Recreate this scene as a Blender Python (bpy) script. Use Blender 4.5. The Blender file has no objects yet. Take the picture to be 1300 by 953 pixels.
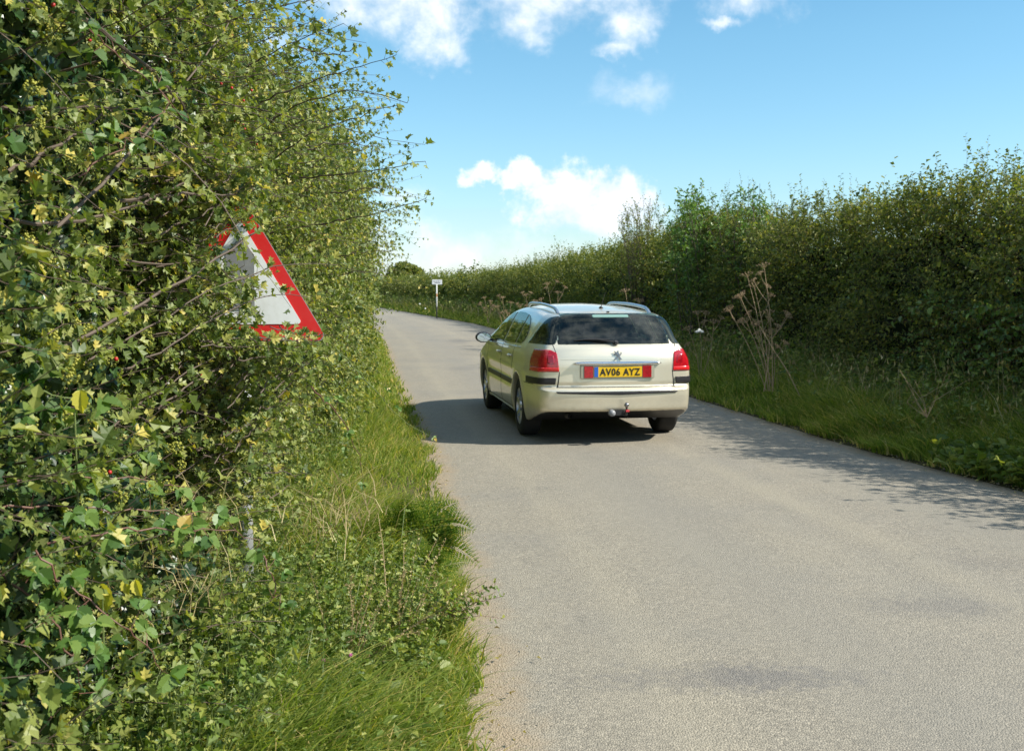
import bpy, bmesh, math
import numpy as np
from mathutils import Vector, Matrix

R = math.radians
rng = np.random.default_rng(7)
SC = bpy.context.scene
COL = SC.collection

# ------------------------------------------------------------------ camera
F_PX = 1365.0
CAM_H = 1.65
PITCH = math.atan(66 / F_PX)
cam_d = bpy.data.cameras.new("camera")
cam = bpy.data.objects.new("camera", cam_d)
COL.objects.link(cam)
cam.location = (0, 0, CAM_H)
cam.rotation_euler = (R(90) - PITCH, 0, 0)
cam_d.sensor_fit = 'HORIZONTAL'
cam_d.sensor_width = 36.0
cam_d.lens = F_PX / 1300 * 36.0
cam_d.shift_y = -45.5 / 1300
cam_d.clip_start = 0.05
cam_d.clip_end = 6000
cam_d.dof.use_dof = True
cam_d.dof.focus_distance = 5.0
cam_d.dof.aperture_fstop = 8.0
SC.camera = cam

# ------------------------------------------------------------------ sun and exposure
SUN_EL, SUN_BACK = 40.0, 13.0        # elevation; how far behind "due right" of the camera it stands
e, a = R(SUN_EL), R(SUN_BACK)
SUN = Vector((math.cos(e) * math.cos(a), -math.cos(e) * math.sin(a), math.sin(e)))
sd = bpy.data.lights.new("sun", 'SUN')
sd.energy = 4.8
sd.angle = R(0.5)
sd.color = (1.0, 0.94, 0.83)
so = bpy.data.objects.new("sun", sd)
so.rotation_euler = SUN.to_track_quat('Z', 'Y').to_euler()
COL.objects.link(so)
SC.view_settings.view_transform = 'Standard'
SC.view_settings.look = 'None'
SC.view_settings.gamma = 1.0
SC.view_settings.use_curve_mapping = False
SC.view_settings.exposure = 0.66
SC.render.engine = 'CYCLES'
SC.cycles.max_bounces = 6
SC.cycles.transmission_bounces = 4
SC.cycles.caustics_reflective = False
SC.cycles.caustics_refractive = False
SC.cycles.use_denoising = True
SC.cycles.use_adaptive_sampling = True

# ------------------------------------------------------------------ node helpers
class NT:
    def __init__(s, tree):
        s.t = tree; s.n = tree.nodes; s.l = tree.links
    def new(s, typ, **kw):
        n = s.n.new(typ)
        for k, v in kw.items():
            if k.startswith('i_'):
                key = k[2:].replace('_', ' ')
                n.inputs[key].default_value = v
            else:
                setattr(n, k, v)
        return n
    def put(s, sock, v):
        if isinstance(v, (int, float, tuple, list)):
            sock.default_value = v
        else:
            s.l.new(v, sock)
    def math(s, op, a, b=None, c=None, clamp=False):
        n = s.n.new('ShaderNodeMath'); n.operation = op; n.use_clamp = clamp
        s.put(n.inputs[0], a)
        if b is not None: s.put(n.inputs[1], b)
        if c is not None: s.put(n.inputs[2], c)
        return n.outputs[0]
    def mix(s, fac, a, b, blend='MIX'):
        n = s.n.new('ShaderNodeMix'); n.data_type = 'RGBA'; n.blend_type = blend
        s.put(n.inputs[0], fac); s.put(n.inputs[6], a); s.put(n.inputs[7], b)
        return n.outputs[2]
    def noise(s, vec, scale, detail=3, rough=0.55, dist=0.0):
        n = s.n.new('ShaderNodeTexNoise')
        s.put(n.inputs['Vector'], vec)
        n.inputs['Scale'].default_value = scale
        n.inputs['Detail'].default_value = detail
        n.inputs['Roughness'].default_value = rough
        n.inputs['Distortion'].default_value = dist
        return n.outputs[0]
    def sstep(s, v, lo, hi):
        n = s.n.new('ShaderNodeMapRange'); n.interpolation_type = 'SMOOTHSTEP'
        s.put(n.inputs[0], v); n.inputs[1].default_value = lo; n.inputs[2].default_value = hi
        return n.outputs[0]
    def ramp(s, v, stops, interp='LINEAR'):
        n = s.n.new('ShaderNodeValToRGB'); s.put(n.inputs[0], v)
        cr = n.color_ramp; cr.interpolation = interp
        while len(cr.elements) < len(stops): cr.elements.new(0.5)
        for el, (p, c) in zip(cr.elements, stops):
            el.position = p; el.color = (*c, 1)
        return n.outputs[0]

# ------------------------------------------------------------------ world: sky with clouds
W = bpy.data.worlds.new("World"); SC.world = W; W.use_nodes = True
t = NT(W.node_tree); t.n.clear()
sky = t.new('ShaderNodeTexSky', sky_type='NISHITA', sun_disc=False)
sky.sun_elevation = e
sky.sun_rotation = R(90 + SUN_BACK)
sky.altitude = 50; sky.air_density = 1.0; sky.dust_density = 0.3; sky.ozone_density = 1.6
tc = t.new('ShaderNodeTexCoord')
sep = t.new('ShaderNodeSeparateXYZ'); t.l.new(tc.outputs['Generated'], sep.inputs[0])
ypos = t.math('MAXIMUM', sep.outputs[1], 0.05)
U_ = t.math('DIVIDE', sep.outputs[0], ypos)
V_ = t.math('DIVIDE', sep.outputs[2], ypos)
cuv = t.new('ShaderNodeCombineXYZ'); t.l.new(U_, cuv.inputs[0]); t.l.new(V_, cuv.inputs[1])
n_big = t.math('SUBTRACT', t.noise(cuv.outputs[0], 11, 9, 0.62, 0.25), 0.5)
n_fine = t.math('SUBTRACT', t.noise(cuv.outputs[0], 26, 6, 0.6, 0.2), 0.5)
def warp(sc_, amp):
    n_ = t.new('ShaderNodeTexNoise', i_Scale=sc_, i_Detail=5.0, i_Roughness=.6); t.l.new(cuv.outputs[0], n_.inputs['Vector'])
    s_ = t.new('ShaderNodeSeparateColor'); t.l.new(n_.outputs['Color'], s_.inputs[0])
    return [t.math('MULTIPLY', t.math('SUBTRACT', s_.outputs[k], .5), amp) for k in (0, 1)]
w1, w2 = warp(22, .042), warp(75, .020)
U_ = t.math('ADD', t.math('ADD', U_, w1[0]), w2[0]); V_ = t.math('ADD', t.math('ADD', V_, w1[1]), w2[1])
def blob(px, py, rx, ry):
    du = t.math('DIVIDE', t.math('SUBTRACT', U_, (px - 650) / F_PX), rx / F_PX)
    dv = t.math('DIVIDE', t.math('SUBTRACT', V_, (365 - py) / F_PX), ry / F_PX)
    return t.math('SUBTRACT', 1.0, t.math('SQRT', t.math('ADD', t.math('MULTIPLY', du, du), t.math('MULTIPLY', dv, dv))))
def cloud(blobs, nb, nf, lo, hi, dens):
    m = None
    for b in blobs:
        o = blob(*b)
        m = o if m is None else t.math('MAXIMUM', m, o)
    m = t.math('ADD', m, t.math('MULTIPLY', n_big, nb))
    m = t.math('ADD', m, t.math('MULTIPLY', n_fine, nf))
    return t.math('MULTIPLY', t.sstep(m, lo, hi), dens), m
cum, cm = cloud([(686, 238, 42, 34), (642, 232, 24, 18), (610, 225, 26, 17), (734, 245, 55, 42), (776, 236, 46, 34), (799, 262, 42, 30), (714, 270, 66, 40), (669, 225, 34, 24), (774, 280, 80, 36)], 1.7, 2.2, -0.06, 0.62, 1.0)
# the cumulus dissolves towards its base
base = t.sstep(V_, (365 - 330) / F_PX, (365 - 255) / F_PX)
cum = t.math('MULTIPLY', cum, t.math('MULTIPLY_ADD', base, 0.75, 0.25))
top, _ = cloud([(500, -18, 120, 62), (555, 22, 55, 42), (560, 60, 40, 30), (440, -10, 60, 50)], 2.8, 1.4, -0.35, 1.25, 0.95)
wis, _ = cloud([(700, -2, 90, 48), (665, 30, 42, 34), (795, 30, 36, 32), (780, 60, 34, 14), (745, 5, 70, 26)], 3.4, 1.5, -0.45, 1.45, 0.9)
wi2, _ = cloud([(955, -4, 62, 30), (920, 32, 34, 9)], 3.4, 1.5, -0.35, 1.5, 0.8)
wi3, _ = cloud([(800, 118, 55, 22), (520, 248, 40, 14), (345, 60, 60, 30)], 3.6, 1.6, -0.4, 1.9, 0.5)
low, _ = cloud([(550, 305, 45, 18), (620, 322, 120, 30), (500, 330, 70, 28), (700, 330, 90, 26), (420, 320, 120, 40)], 3.0, 1.6, -0.4, 1.6, 0.62)
cl = cum
for c in (top, wis, wi2, wi3, low): cl = t.math('MAXIMUM', cl, c)
cl = t.math('MULTIPLY', cl, t.sstep(sep.outputs[1], 0.05, 0.25))
# unseen broken cloud added overhead and behind the camera to brighten shaded faces
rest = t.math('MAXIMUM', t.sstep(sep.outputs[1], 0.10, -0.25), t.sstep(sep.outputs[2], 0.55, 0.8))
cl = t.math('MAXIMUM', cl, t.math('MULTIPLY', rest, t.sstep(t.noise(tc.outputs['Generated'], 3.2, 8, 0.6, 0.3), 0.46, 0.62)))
hs = t.new('ShaderNodeHueSaturation', i_Saturation=1.05, i_Value=1.0, i_Hue=0.485)
t.l.new(sky.outputs[0], hs.inputs['Color'])
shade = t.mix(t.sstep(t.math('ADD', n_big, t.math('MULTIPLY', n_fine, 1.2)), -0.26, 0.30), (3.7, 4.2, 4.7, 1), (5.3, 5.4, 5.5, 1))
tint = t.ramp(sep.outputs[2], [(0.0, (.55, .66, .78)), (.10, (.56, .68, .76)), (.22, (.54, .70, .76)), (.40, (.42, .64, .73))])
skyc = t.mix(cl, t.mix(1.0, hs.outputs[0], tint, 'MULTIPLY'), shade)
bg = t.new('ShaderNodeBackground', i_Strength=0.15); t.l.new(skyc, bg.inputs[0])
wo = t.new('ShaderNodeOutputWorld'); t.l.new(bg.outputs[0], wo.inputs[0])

# ------------------------------------------------------------------ generic helpers
def tag(o, label=None, cat=None, group=None, kind=None):
    if label: o['label'] = label
    if cat: o['category'] = cat
    if group: o['group'] = group
    if kind: o['kind'] = kind
    return o
def empty(name, loc=(0, 0, 0), rz=0.0):
    o = bpy.data.objects.new(name, None); o.location = loc; o.rotation_euler = (0, 0, rz)
    o.empty_display_size = 0.2
    COL.objects.link(o); return o
def np_mesh(name, V, Fs, mat=None, parent=None, rnd=None, smooth=False):
    """V (n,3); Fs: array (m,k) or list of such arrays"""
    if not isinstance(Fs, (list, tuple)): Fs = [Fs]
    me = bpy.data.meshes.new(name)
    V = np.asarray(V, dtype=np.float32)
    me.vertices.add(len(V)); me.vertices.foreach_set('co', V.ravel())
    idx = np.concatenate([f.ravel() for f in Fs]).astype(np.int32)
    tot = np.concatenate([np.full(len(f), f.shape[1]) for f in Fs]).astype(np.int32)
    st = np.concatenate([[0], np.cumsum(tot)[:-1]]).astype(np.int32)
    me.loops.add(len(idx)); me.loops.foreach_set('vertex_index', idx)
    me.polygons.add(len(tot)); me.polygons.foreach_set('loop_start', st)
    me.polygons.foreach_set('use_smooth', np.full(len(tot), smooth))
    me.update(calc_edges=True)
    if rnd is not None:
        at = me.attributes.new('rnd', 'FLOAT_VECTOR', 'POINT')
        at.data.foreach_set('vector', np.asarray(rnd, dtype=np.float32).ravel())
    if mat: me.materials.append(mat)
    o = bpy.data.objects.new(name, me); COL.objects.link(o)
    if parent: o.parent = parent
    return o
def bm_obj(name, bm, mat=None, parent=None, smooth=False):
    me = bpy.data.meshes.new(name); bm.to_mesh(me); bm.free()
    if smooth:
        for p in me.polygons: p.use_smooth = True
    if mat: me.materials.append(mat)
    o = bpy.data.objects.new(name, me); COL.objects.link(o)
    if parent: o.parent = parent
    return o
def nrm(v):
    return v / np.maximum(np.linalg.norm(v, axis=-1, keepdims=True), 1e-9)
def unproj(px, py, d):
    u = (px - 650) / F_PX; v = (431 - py) / F_PX
    c, s_ = math.cos(PITCH), math.sin(PITCH)
    D = Vector((u, c + v * s_, -s_ + v * c))
    return Vector((0, 0, CAM_H)) + D * (d / D.y)

# ------------------------------------------------------------------ materials
def mat_base(name):
    m = bpy.data.materials.new(name); m.use_nodes = True
    tt = NT(m.node_tree); tt.n.clear()
    out = tt.new('ShaderNodeOutputMaterial')
    return m, tt, out
def simple(name, col, rough=0.5, metal=0.0, coat=0.0, vary=0.06, scale=12, spec=0.5, bump=0.0, bscale=80):
    m, tt, out = mat_base(name)
    p = tt.new('ShaderNodeBsdfPrincipled')
    p.inputs['Roughness'].default_value = rough; p.inputs['Metallic'].default_value = metal
    p.inputs['Coat Weight'].default_value = coat; p.inputs['Specular IOR Level'].default_value = spec
    tc = tt.new('ShaderNodeTexCoord')
    n = tt.noise(tc.outputs['Object'], scale, 4)
    c = tt.mix(n, tuple(x * (1 - vary) for x in col) + (1,), tuple(min(1, x * (1 + vary)) for x in col) + (1,))
    tt.l.new(c, p.inputs['Base Color'])
    if bump:
        b = tt.new('ShaderNodeBump', i_Strength=bump, i_Distance=0.005)
        tt.l.new(tt.noise(tc.outputs['Object'], bscale, 4), b.inputs['Height']); tt.l.new(b.outputs[0], p.inputs['Normal'])
    tt.l.new(p.outputs[0], out.inputs[0])
    return m
def leafmat(name, stops, rough=0.42, transl=0.35, spec=0.5, pale=0.25, patch=0.5):
    m, tt, out = mat_base(name)
    at = tt.new('ShaderNodeAttribute', attribute_name='rnd')
    sp = tt.new('ShaderNodeSeparateXYZ'); tt.l.new(at.outputs['Vector'], sp.inputs[0])
    tc = tt.new('ShaderNodeTexCoord')
    pn = tt.noise(tc.outputs['Object'], 1.3, 3)
    v = tt.math('ADD', sp.outputs[0], tt.math('MULTIPLY', tt.math('SUBTRACT', pn, 0.5), patch), clamp=True)
    c = tt.ramp(v, stops)
    geo = tt.new('ShaderNodeNewGeometry')
    c2 = tt.mix(tt.math('MULTIPLY', geo.outputs['Backfacing'], pale), c, (0.30, 0.36, 0.20, 1))
    p = tt.new('ShaderNodeBsdfPrincipled'); tt.l.new(c2, p.inputs['Base Color'])
    p.inputs['Roughness'].default_value = rough; p.inputs['Specular IOR Level'].default_value = spec
    tr = tt.new('ShaderNodeBsdfTranslucent')
    tc3 = tt.mix(1.0, c, (1.5, 1.55, 0.5, 1), 'MULTIPLY'); tt.l.new(tc3, tr.inputs['Color'])
    mx = tt.new('ShaderNodeMixShader'); mx.inputs[0].default_value = transl
    tt.l.new(p.outputs[0], mx.inputs[1]); tt.l.new(tr.outputs[0], mx.inputs[2])
    tt.l.new(mx.outputs[0], out.inputs[0])
    return m
M = {}
M['haw'] = leafmat('hawthorn_leaf', [(0, (0.058, 0.095, 0.02)), (0.3, (0.123, 0.17, 0.033)), (0.6, (0.195, 0.237, 0.053)), (0.9, (0.304, 0.325, 0.089)), (1, (0.521, 0.434, 0.097))], 0.46, 0.32, 0.4)
M['hawR'] = leafmat('hawthorn_leaf_far', [(0, (0.055, 0.081, 0.017)), (0.4, (0.123, 0.156, 0.026)), (0.75, (0.201, 0.218, 0.04)), (1, (0.346, 0.3, 0.066))], 0.5, 0.38, 0.35)
M['shrub'] = leafmat('shrub_leaf', [(0, (0.048, 0.106, 0.017)), (0.5, (0.102, 0.194, 0.029)), (1, (0.204, 0.312, 0.06))], 0.4, 0.35, 0.5)
M['bram'] = leafmat('bramble_leaf', [(0, (0.048, 0.106, 0.022)), (0.5, (0.103, 0.191, 0.036)), (0.95, (0.207, 0.29, 0.067)), (1, (0.44, 0.317, 0.073))], 0.42, 0.30, 0.5, pale=.4)
M['ivy'] = leafmat('ivy_leaf', [(0, (.012, .032, .012)), (.6, (.026, .065, .018)), (1, (.06, .12, .03))], 0.36, 0.12, 0.45)
M['nettle'] = leafmat('nettle_leaf', [(0, (.045, .10, .020)), (.6, (.085, .17, .03)), (.85, (.14, .22, .05)), (1, (.42, .42, .07))], 0.5, 0.4, 0.4)
M['grass'] = leafmat('grass_blade', [(0, (0.081, 0.137, 0.019)), (0.45, (0.176, 0.251, 0.034)), (0.8, (0.324, 0.365, 0.073)), (1, (0.676, 0.502, 0.224))], 0.5, 0.48, 0.3, pale=0.05, patch=.35)
M['herb'] = leafmat('herb_leaf', [(0, (0.068, 0.122, 0.019)), (0.55, (0.16, 0.224, 0.036)), (0.9, (0.304, 0.321, 0.072)), (1, (0.34, 0.36, 0.1))], 0.5, 0.35, 0.4)
M['fern'] = leafmat('fern_leaf', [(0, (0.068, 0.14, 0.016)), (0.6, (0.165, 0.252, 0.033)), (1, (0.39, 0.364, 0.065))], 0.5, 0.4, 0.4)
M['straw'] = leafmat('dry_grass', [(0, (.20, .15, .07)), (.5, (.36, .29, .14)), (1, (.55, .47, .26))], 0.6, 0.25, 0.3, pale=0)
M['flower'] = leafmat('ivy_flower', [(0, (.25, .27, .04)), (1, (.48, .46, .10))], 0.5, 0.3, 0.3, pale=0)
M['twig'] = simple('twig_bark', (.095, .068, .048), 0.75, vary=.5, scale=9)
M['redstem'] = simple('red_stem', (.14, .065, .045), 0.6, vary=.6, scale=7)
M['stem'] = simple('green_stem', (.13, .17, .05), 0.55, vary=.4, scale=9)
M['dry'] = simple('dry_stem', (.36, .26, .15), 0.75, vary=.4, scale=14)
M['haws'] = simple('red_berry', (.42, .02, .02), 0.3, vary=.2)
M['core'] = simple('light_block_core', (.020, .030, .012), 0.95, vary=.6, scale=5, spec=.1, bump=.8, bscale=25)  # dark opaque filler added inside the hedges to block light from behind
M['yellow'] = simple('yellow_petal', (.75, .50, .02), 0.6)
M['white'] = simple('white_petal', (.75, .75, .70), 0.6)

# ------------------------------------------------------------------ leaf templates (base at 0, along +Y, normal +Z, unit length)
def tmpl(right, mids, tris_r):
    """right outline pts, midrib pts -> symmetric template"""
    V = [(0, y, z) for y, z in mids] + [(x, y, z) for x, y, z in right] + [(-x, y, z) for x, y, z in right]
    nm, nr = len(mids), len(right)
    T = []
    for tri in tris_r:
        T.append(tri)
        T.append(tuple((i if i < nm else i + nr) for i in tri)[::-1])
    return np.array(V, float), np.array(T, int)
HAW = tmpl([(.05, .20, 0), (.30, .27, .07), (.44, .50, .06), (.17, .50, .03), (.33, .80, .03), (.11, .78, .0)],
           [(0, 0), (.38, -.02), (.62, -.02), (1.0, -.10)],
           [(0, 4, 1), (4, 5, 1), (5, 6, 1), (6, 7, 1), (7, 2, 1), (7, 8, 2), (8, 9, 2), (9, 3, 2)])
MED = tmpl([(.32, .30, .06), (.14, .52, .03), (.30, .75, .02)], [(0, 0), (.5, -.02), (1.0, -.08)],
           [(0, 3, 1), (3, 4, 1), (4, 5, 1), (5, 2, 1)])
SIM = tmpl([(.33, .45, .09)], [(0, 0), (1, -.04)], [(0, 2, 1)])
IVY = tmpl([(.22, -.06, .0), (.50, .12, .06), (.30, .38, .04), (.44, .62, .02), (.16, .66, .0)], [(0, 0), (.4, 0), (1.0, -.08)],
           [(0, 3, 1), (3, 4, 1), (4, 5, 1), (5, 6, 1), (6, 7, 1), (7, 2, 1)])
OVA = tmpl([(.16, .02, .02), (.30, .14, .06), (.28, .22, .05), (.38, .34, .07), (.32, .42, .05), (.34, .56, .05), (.25, .62, .03), (.22, .76, .01), (.12, .80, -.01)],
           [(0, 0), (.3, -.02), (.6, -.03), (1.0, -.14)],
           [(0, 4, 5), (0, 5, 1), (5, 6, 1), (6, 7, 1), (7, 8, 1), (8, 2, 1), (8, 9, 2), (9, 10, 2), (10, 11, 2), (11, 12, 2), (12, 3, 2)])
NEE = tmpl([(.035, .5, .0)], [(0, 0), (1, -.03)], [(0, 2, 1)])

def leaves(pos, along, normal, size, T, curl=0.25, width=1.0):
    """returns V,F,rnd"""
    tv, tf = T
    N = len(pos)
    if N == 0: return np.zeros((0, 3)), np.zeros((0, 3), int), np.zeros((0, 3))
    A = nrm(along); Z = normal - (normal * A).sum(1, keepdims=True) * A; Z = nrm(Z); X = np.cross(A, Z)
    s = size[:, None]
    w = (rng.uniform(.8, 1.2, N) * width)[:, None]
    c = rng.uniform(-.3, 1.0, N)[:, None] * curl
    tx, ty, tz = tv[:, 0][None], tv[:, 1][None], tv[:, 2][None]
    zz = tz * 1.4 - c * ty * ty * .5 + rng.uniform(.0, .5, N)[:, None] * np.abs(tx)
    V = pos[:, None, :] + (s * w * tx)[..., None] * X[:, None] + (s * ty)[..., None] * A[:, None] + (s * zz)[..., None] * Z[:, None]
    F = (tf[None] + (np.arange(N) * len(tv))[:, None, None]).reshape(-1, 3)
    r = np.repeat(rng.random((N, 3)), len(tv), axis=0)
    return V.reshape(-1, 3), F, r
def tubes(P, r0, r1, sides=3):
    """P (N,K,3)"""
    N, K, _ = P.shape
    T = np.gradient(P, axis=1); T = nrm(T)
    ref = np.where(np.abs(T[..., 2:3]) > .9, np.array([1., 0, 0]), np.array([0, 0, 1.]))
    X = nrm(np.cross(T, ref)); Y = np.cross(T, X)
    rr = r0[:, None] + (r1 - r0)[:, None] * np.linspace(0, 1, K)[None]
    an = np.arange(sides) / sides * 2 * np.pi
    V = P[:, :, None, :] + rr[..., None, None] * (np.cos(an)[None, None, :, None] * X[:, :, None] + np.sin(an)[None, None, :, None] * Y[:, :, None])
    base = (np.arange(N) * K * sides)[:, None, None] + (np.arange(K - 1) * sides)[None, :, None]
    j = np.arange(sides)[None, None, :]; j2 = (j + 1) % sides
    Fq = np.stack([base + j, base + j2, base + sides + j2, base + sides + j], -1).reshape(-1, 4)
    return V.reshape(-1, 3), Fq
class Acc:
    def __init__(s): s.V = []; s.F = []; s.R = []; s.n = 0
    def add(s, V, F, Rr=None):
        if len(V) == 0: return
        s.V.append(V); s.F.append(F + s.n); s.R.append(Rr if Rr is not None else np.repeat(rng.random((1, 3)), len(V), axis=0)); s.n += len(V)
    def build(s, name, mat, parent=None, smooth=False):
        ks = {}
        for f in s.F: ks.setdefault(f.shape[1], []).append(f)
        return np_mesh(name, np.concatenate(s.V), [np.concatenate(v) for v in ks.values()], mat, parent, np.concatenate(s.R), smooth)

def sprigs(S, D, L, bend, nleaf, lsize, T, up, accL, accT, cluster=0, r0=.0025, upbias=.55, rndn=.75, lo=.12, tubeK=5, ang=1.0, sides=3, r1=.0008):
    """S start, D direction, L length, bend vec. leaves placed along quadratics."""
    N = len(S)
    if N == 0: return
    ts = np.linspace(0, 1, tubeK)[None, :, None]
    P = S[:, None] + L[:, None, None] * (D[:, None] * ts + bend[:, None] * ts ** 2)
    # slight kinks
    P[:, 1:] += rng.normal(0, 1, P[:, 1:].shape) * (L[:, None, None] * .018)
    if accT is not None:
        V, Fq = tubes(P, np.full(N, r0) * rng.uniform(.7, 1.3, N), np.full(N, r1), sides); accT.add(V, Fq)
    tl = (lo + (1 - lo) * (np.arange(nleaf)[None] + rng.uniform(-.4, .4, (N, nleaf))) / max(nleaf - 1, 1)).clip(lo, 1)
    if cluster: tl = (np.round(tl * nleaf / cluster) * cluster / nleaf + rng.normal(0, .008, tl.shape)).clip(lo, 1)
    seg = tl * (tubeK - 1); i0 = np.minimum(seg.astype(int), tubeK - 2); fr = (seg - i0)[..., None]
    ii = np.arange(N)[:, None]
    Q = P[ii, i0] * (1 - fr) + P[ii, i0 + 1] * fr
    Tg = nrm(P[ii, i0 + 1] - P[ii, i0])
    Q = Q.reshape(-1, 3); Tg = Tg.reshape(-1, 3)
    rv = rng.normal(0, 1, Q.shape); side = nrm(np.cross(Tg, rv))
    al = nrm(Tg * rng.uniform(.1, 1.0, (len(Q), 1)) + side * ang + np.array([0, 0, -.10]))
    upv = np.repeat(up, nleaf, axis=0) if up.ndim == 2 else up[None]
    nn = nrm(upv * upbias + np.array([0, 0, .45]) + rng.normal(0, rndn, Q.shape) * .6)
    off = side * (lsize * .12)
    sz = lsize * (.45 + .95 * rng.random(len(Q)) ** 1.2) * np.repeat(rng.uniform(.8, 1.2, N), nleaf)
    accL.add(*leaves(Q + off, al, nn, sz, T))

# ------------------------------------------------------------------ layout curves
def curve(pts):
    ys = np.array([p[0] for p in pts], float); xs = np.array([p[1] for p in pts], float)
    yy = np.linspace(ys[0], ys[-1], 2000); xx = np.interp(yy, ys, xs)
    k = 41; ker = np.hanning(k); ker /= ker.sum()
    xs2 = np.convolve(np.pad(xx, k // 2, mode='edge'), ker, 'valid')
    # pad edge fix
    xs2[:k] = xx[:k]; xs2[-k:] = xx[-k:]
    return lambda y: np.interp(y, yy, xs2)
LE = curve([(-8, .15), (0, .02), (4.5, -.19), (5.7, -.35), (8.2, -.62), (11.5, -.97), (14.5, -1.43), (19.6, -2.2), (30, -3.6), (50, -6.7), (61, -8.6), (98, -18.5), (165, -37)])
RE = curve([(-8, 7.6), (0, 6.0), (4, 5.25), (6.5, 4.72), (8.8, 4.2), (11, 3.62), (16.7, 2.69), (22, 2.1), (30, 1.3), (40, -.1), (50, -1.75), (61, -4.3), (80, -8.7), (98, -13), (165, -31)])
FL = curve([(-3, -1.4), (1, -1.28), (2.5, -1.22), (3.5, -1.14), (4.3, -1.22), (5.0, -1.5), (6, -1.48), (8, -1.48), (10, -1.58), (15, -2.1), (20, -2.75), (30, -4.15), (50, -7.6), (61, -10.0), (98, -20.5), (150, -36)])
FRr = lambda y: RE(y) + np.interp(y, [3, 9, 14, 25, 60, 165], [1.7, 1.6, 1.55, 1.6, 1.7, 1.8])
HL = lambda y: np.interp(y, [0, 5, 8, 10, 15, 20, 30, 60, 150], [3.9, 3.65, 3.35, 3.25, 3.25, 3.05, 2.75, 2.3, 2.2])
HR = lambda y: np.interp(y, [3, 9, 11, 13, 16, 19, 21, 23, 25.5, 28, 38, 50, 60, 70, 100, 160], [2.7, 2.75, 2.75, 2.95, 2.78, 2.82, 3.0, 3.1, 3.0, 2.85, 2.75, 2.5, 2.4, 2.35, 2.35, 2.3])
def lump(y, z, sd=0.0):
    return (np.sin(y * 1.9 + 1.3 * z + sd) * .5 + np.sin(y * 3.7 - 2.1 * z + sd * 2) * .3 + np.sin(y * .83 + z * 2.9 + sd * 3) * .5 + np.sin(y * 6.1 + z * 5.3 + sd) * .18)
def vergeL(y, tt):       # tt distance from road edge inwards
    return .012 + .14 * np.clip(tt / .7, 0, 1) ** 1.3 + .03 * np.sin(y * 2.2) * np.clip(tt / .4, 0, 1)
def vergeR(y, tt):
    return .012 + .30 * np.clip(tt / 1.6, 0, 1) ** 1.2 + .03 * np.sin(y * 1.7) * np.clip(tt / .4, 0, 1)

# hedge profile: param q 0..1 -> inward offset and height fraction
def profile(side):
    if side == 'L':
        off = np.array([-.42, -.22, -.05, .0, .0, .06, .28, .9, 1.7]); h = np.array([.02, .16, .30, .5, .78, .92, .99, 1.0, .96])
        q = np.array([0, .12, .22, .38, .62, .74, .82, .91, 1.0])
    else:
        off = np.array([-.25, -.12, 0.0, .05, .05, .12, .38, 1.0, 1.9]); h = np.array([.05, .16, .30, .5, .78, .92, .99, 1.0, .96])
        q = np.array([0, .10, .2, .38, .58, .68, .76, .87, 1.0])
    return q, off, h
def hedge_pt(side, y, q, inset=0.0, sdn=0.0):
    qq, off, h = profile(side)
    Fx, H = (FL(y), HL(y)) if side == 'L' else (FRr(y), HR(y))
    sgn = -1 if side == 'L' else 1          # inward direction in x
    o = np.interp(q, qq, off); z = np.interp(q, qq, h) * H
    if side == 'L': o = o + np.interp(y, [4.6, 6.0, 16, 25], [0, .38, .38, .2]) * np.interp(q, [0, .3], [1, 0])
    amp = np.interp(q, [0, .3, 1], [.05, .12, .12]) * (1 if side == 'L' else 1.7)
    lm = lump(y, z, 1.0 if side == 'L' else 4.0) * amp
    # outward normal from profile
    dq = .02
    o2 = np.interp(np.clip(q + dq, 0, 1), qq, off); z2 = np.interp(np.clip(q + dq, 0, 1), qq, h) * H
    o1 = np.interp(np.clip(q - dq, 0, 1), qq, off); z1 = np.interp(np.clip(q - dq, 0, 1), qq, h) * H
    tx, tz = (o2 - o1), (z2 - z1); ln = np.hypot(tx, tz) + 1e-9
    nx, nz = -tz / ln, tx / ln               # in (inward, z) space; outward = -inward
    o = o + nx * (lm - inset); z = z + nz * (lm - inset)
    P = np.stack([Fx + sgn * o, y, z], -1)
    Nn = np.stack([sgn * nx, np.zeros_like(nx), nz], -1)
    return P, Nn
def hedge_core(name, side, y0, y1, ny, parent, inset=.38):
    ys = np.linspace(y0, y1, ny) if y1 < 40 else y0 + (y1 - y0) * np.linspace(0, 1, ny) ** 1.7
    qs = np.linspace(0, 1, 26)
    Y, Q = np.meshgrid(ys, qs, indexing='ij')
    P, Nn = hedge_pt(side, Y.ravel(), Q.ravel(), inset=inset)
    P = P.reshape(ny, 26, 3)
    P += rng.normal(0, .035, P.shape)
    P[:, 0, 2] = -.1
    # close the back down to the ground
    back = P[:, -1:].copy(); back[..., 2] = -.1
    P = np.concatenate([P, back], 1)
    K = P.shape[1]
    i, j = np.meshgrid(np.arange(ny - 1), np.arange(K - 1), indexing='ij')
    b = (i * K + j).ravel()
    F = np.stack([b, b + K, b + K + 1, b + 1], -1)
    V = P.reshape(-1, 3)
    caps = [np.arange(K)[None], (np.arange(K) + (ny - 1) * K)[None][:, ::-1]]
    return np_mesh(name, V, [F] + [caps[0], caps[1]], M['core'], parent, None, True)

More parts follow.
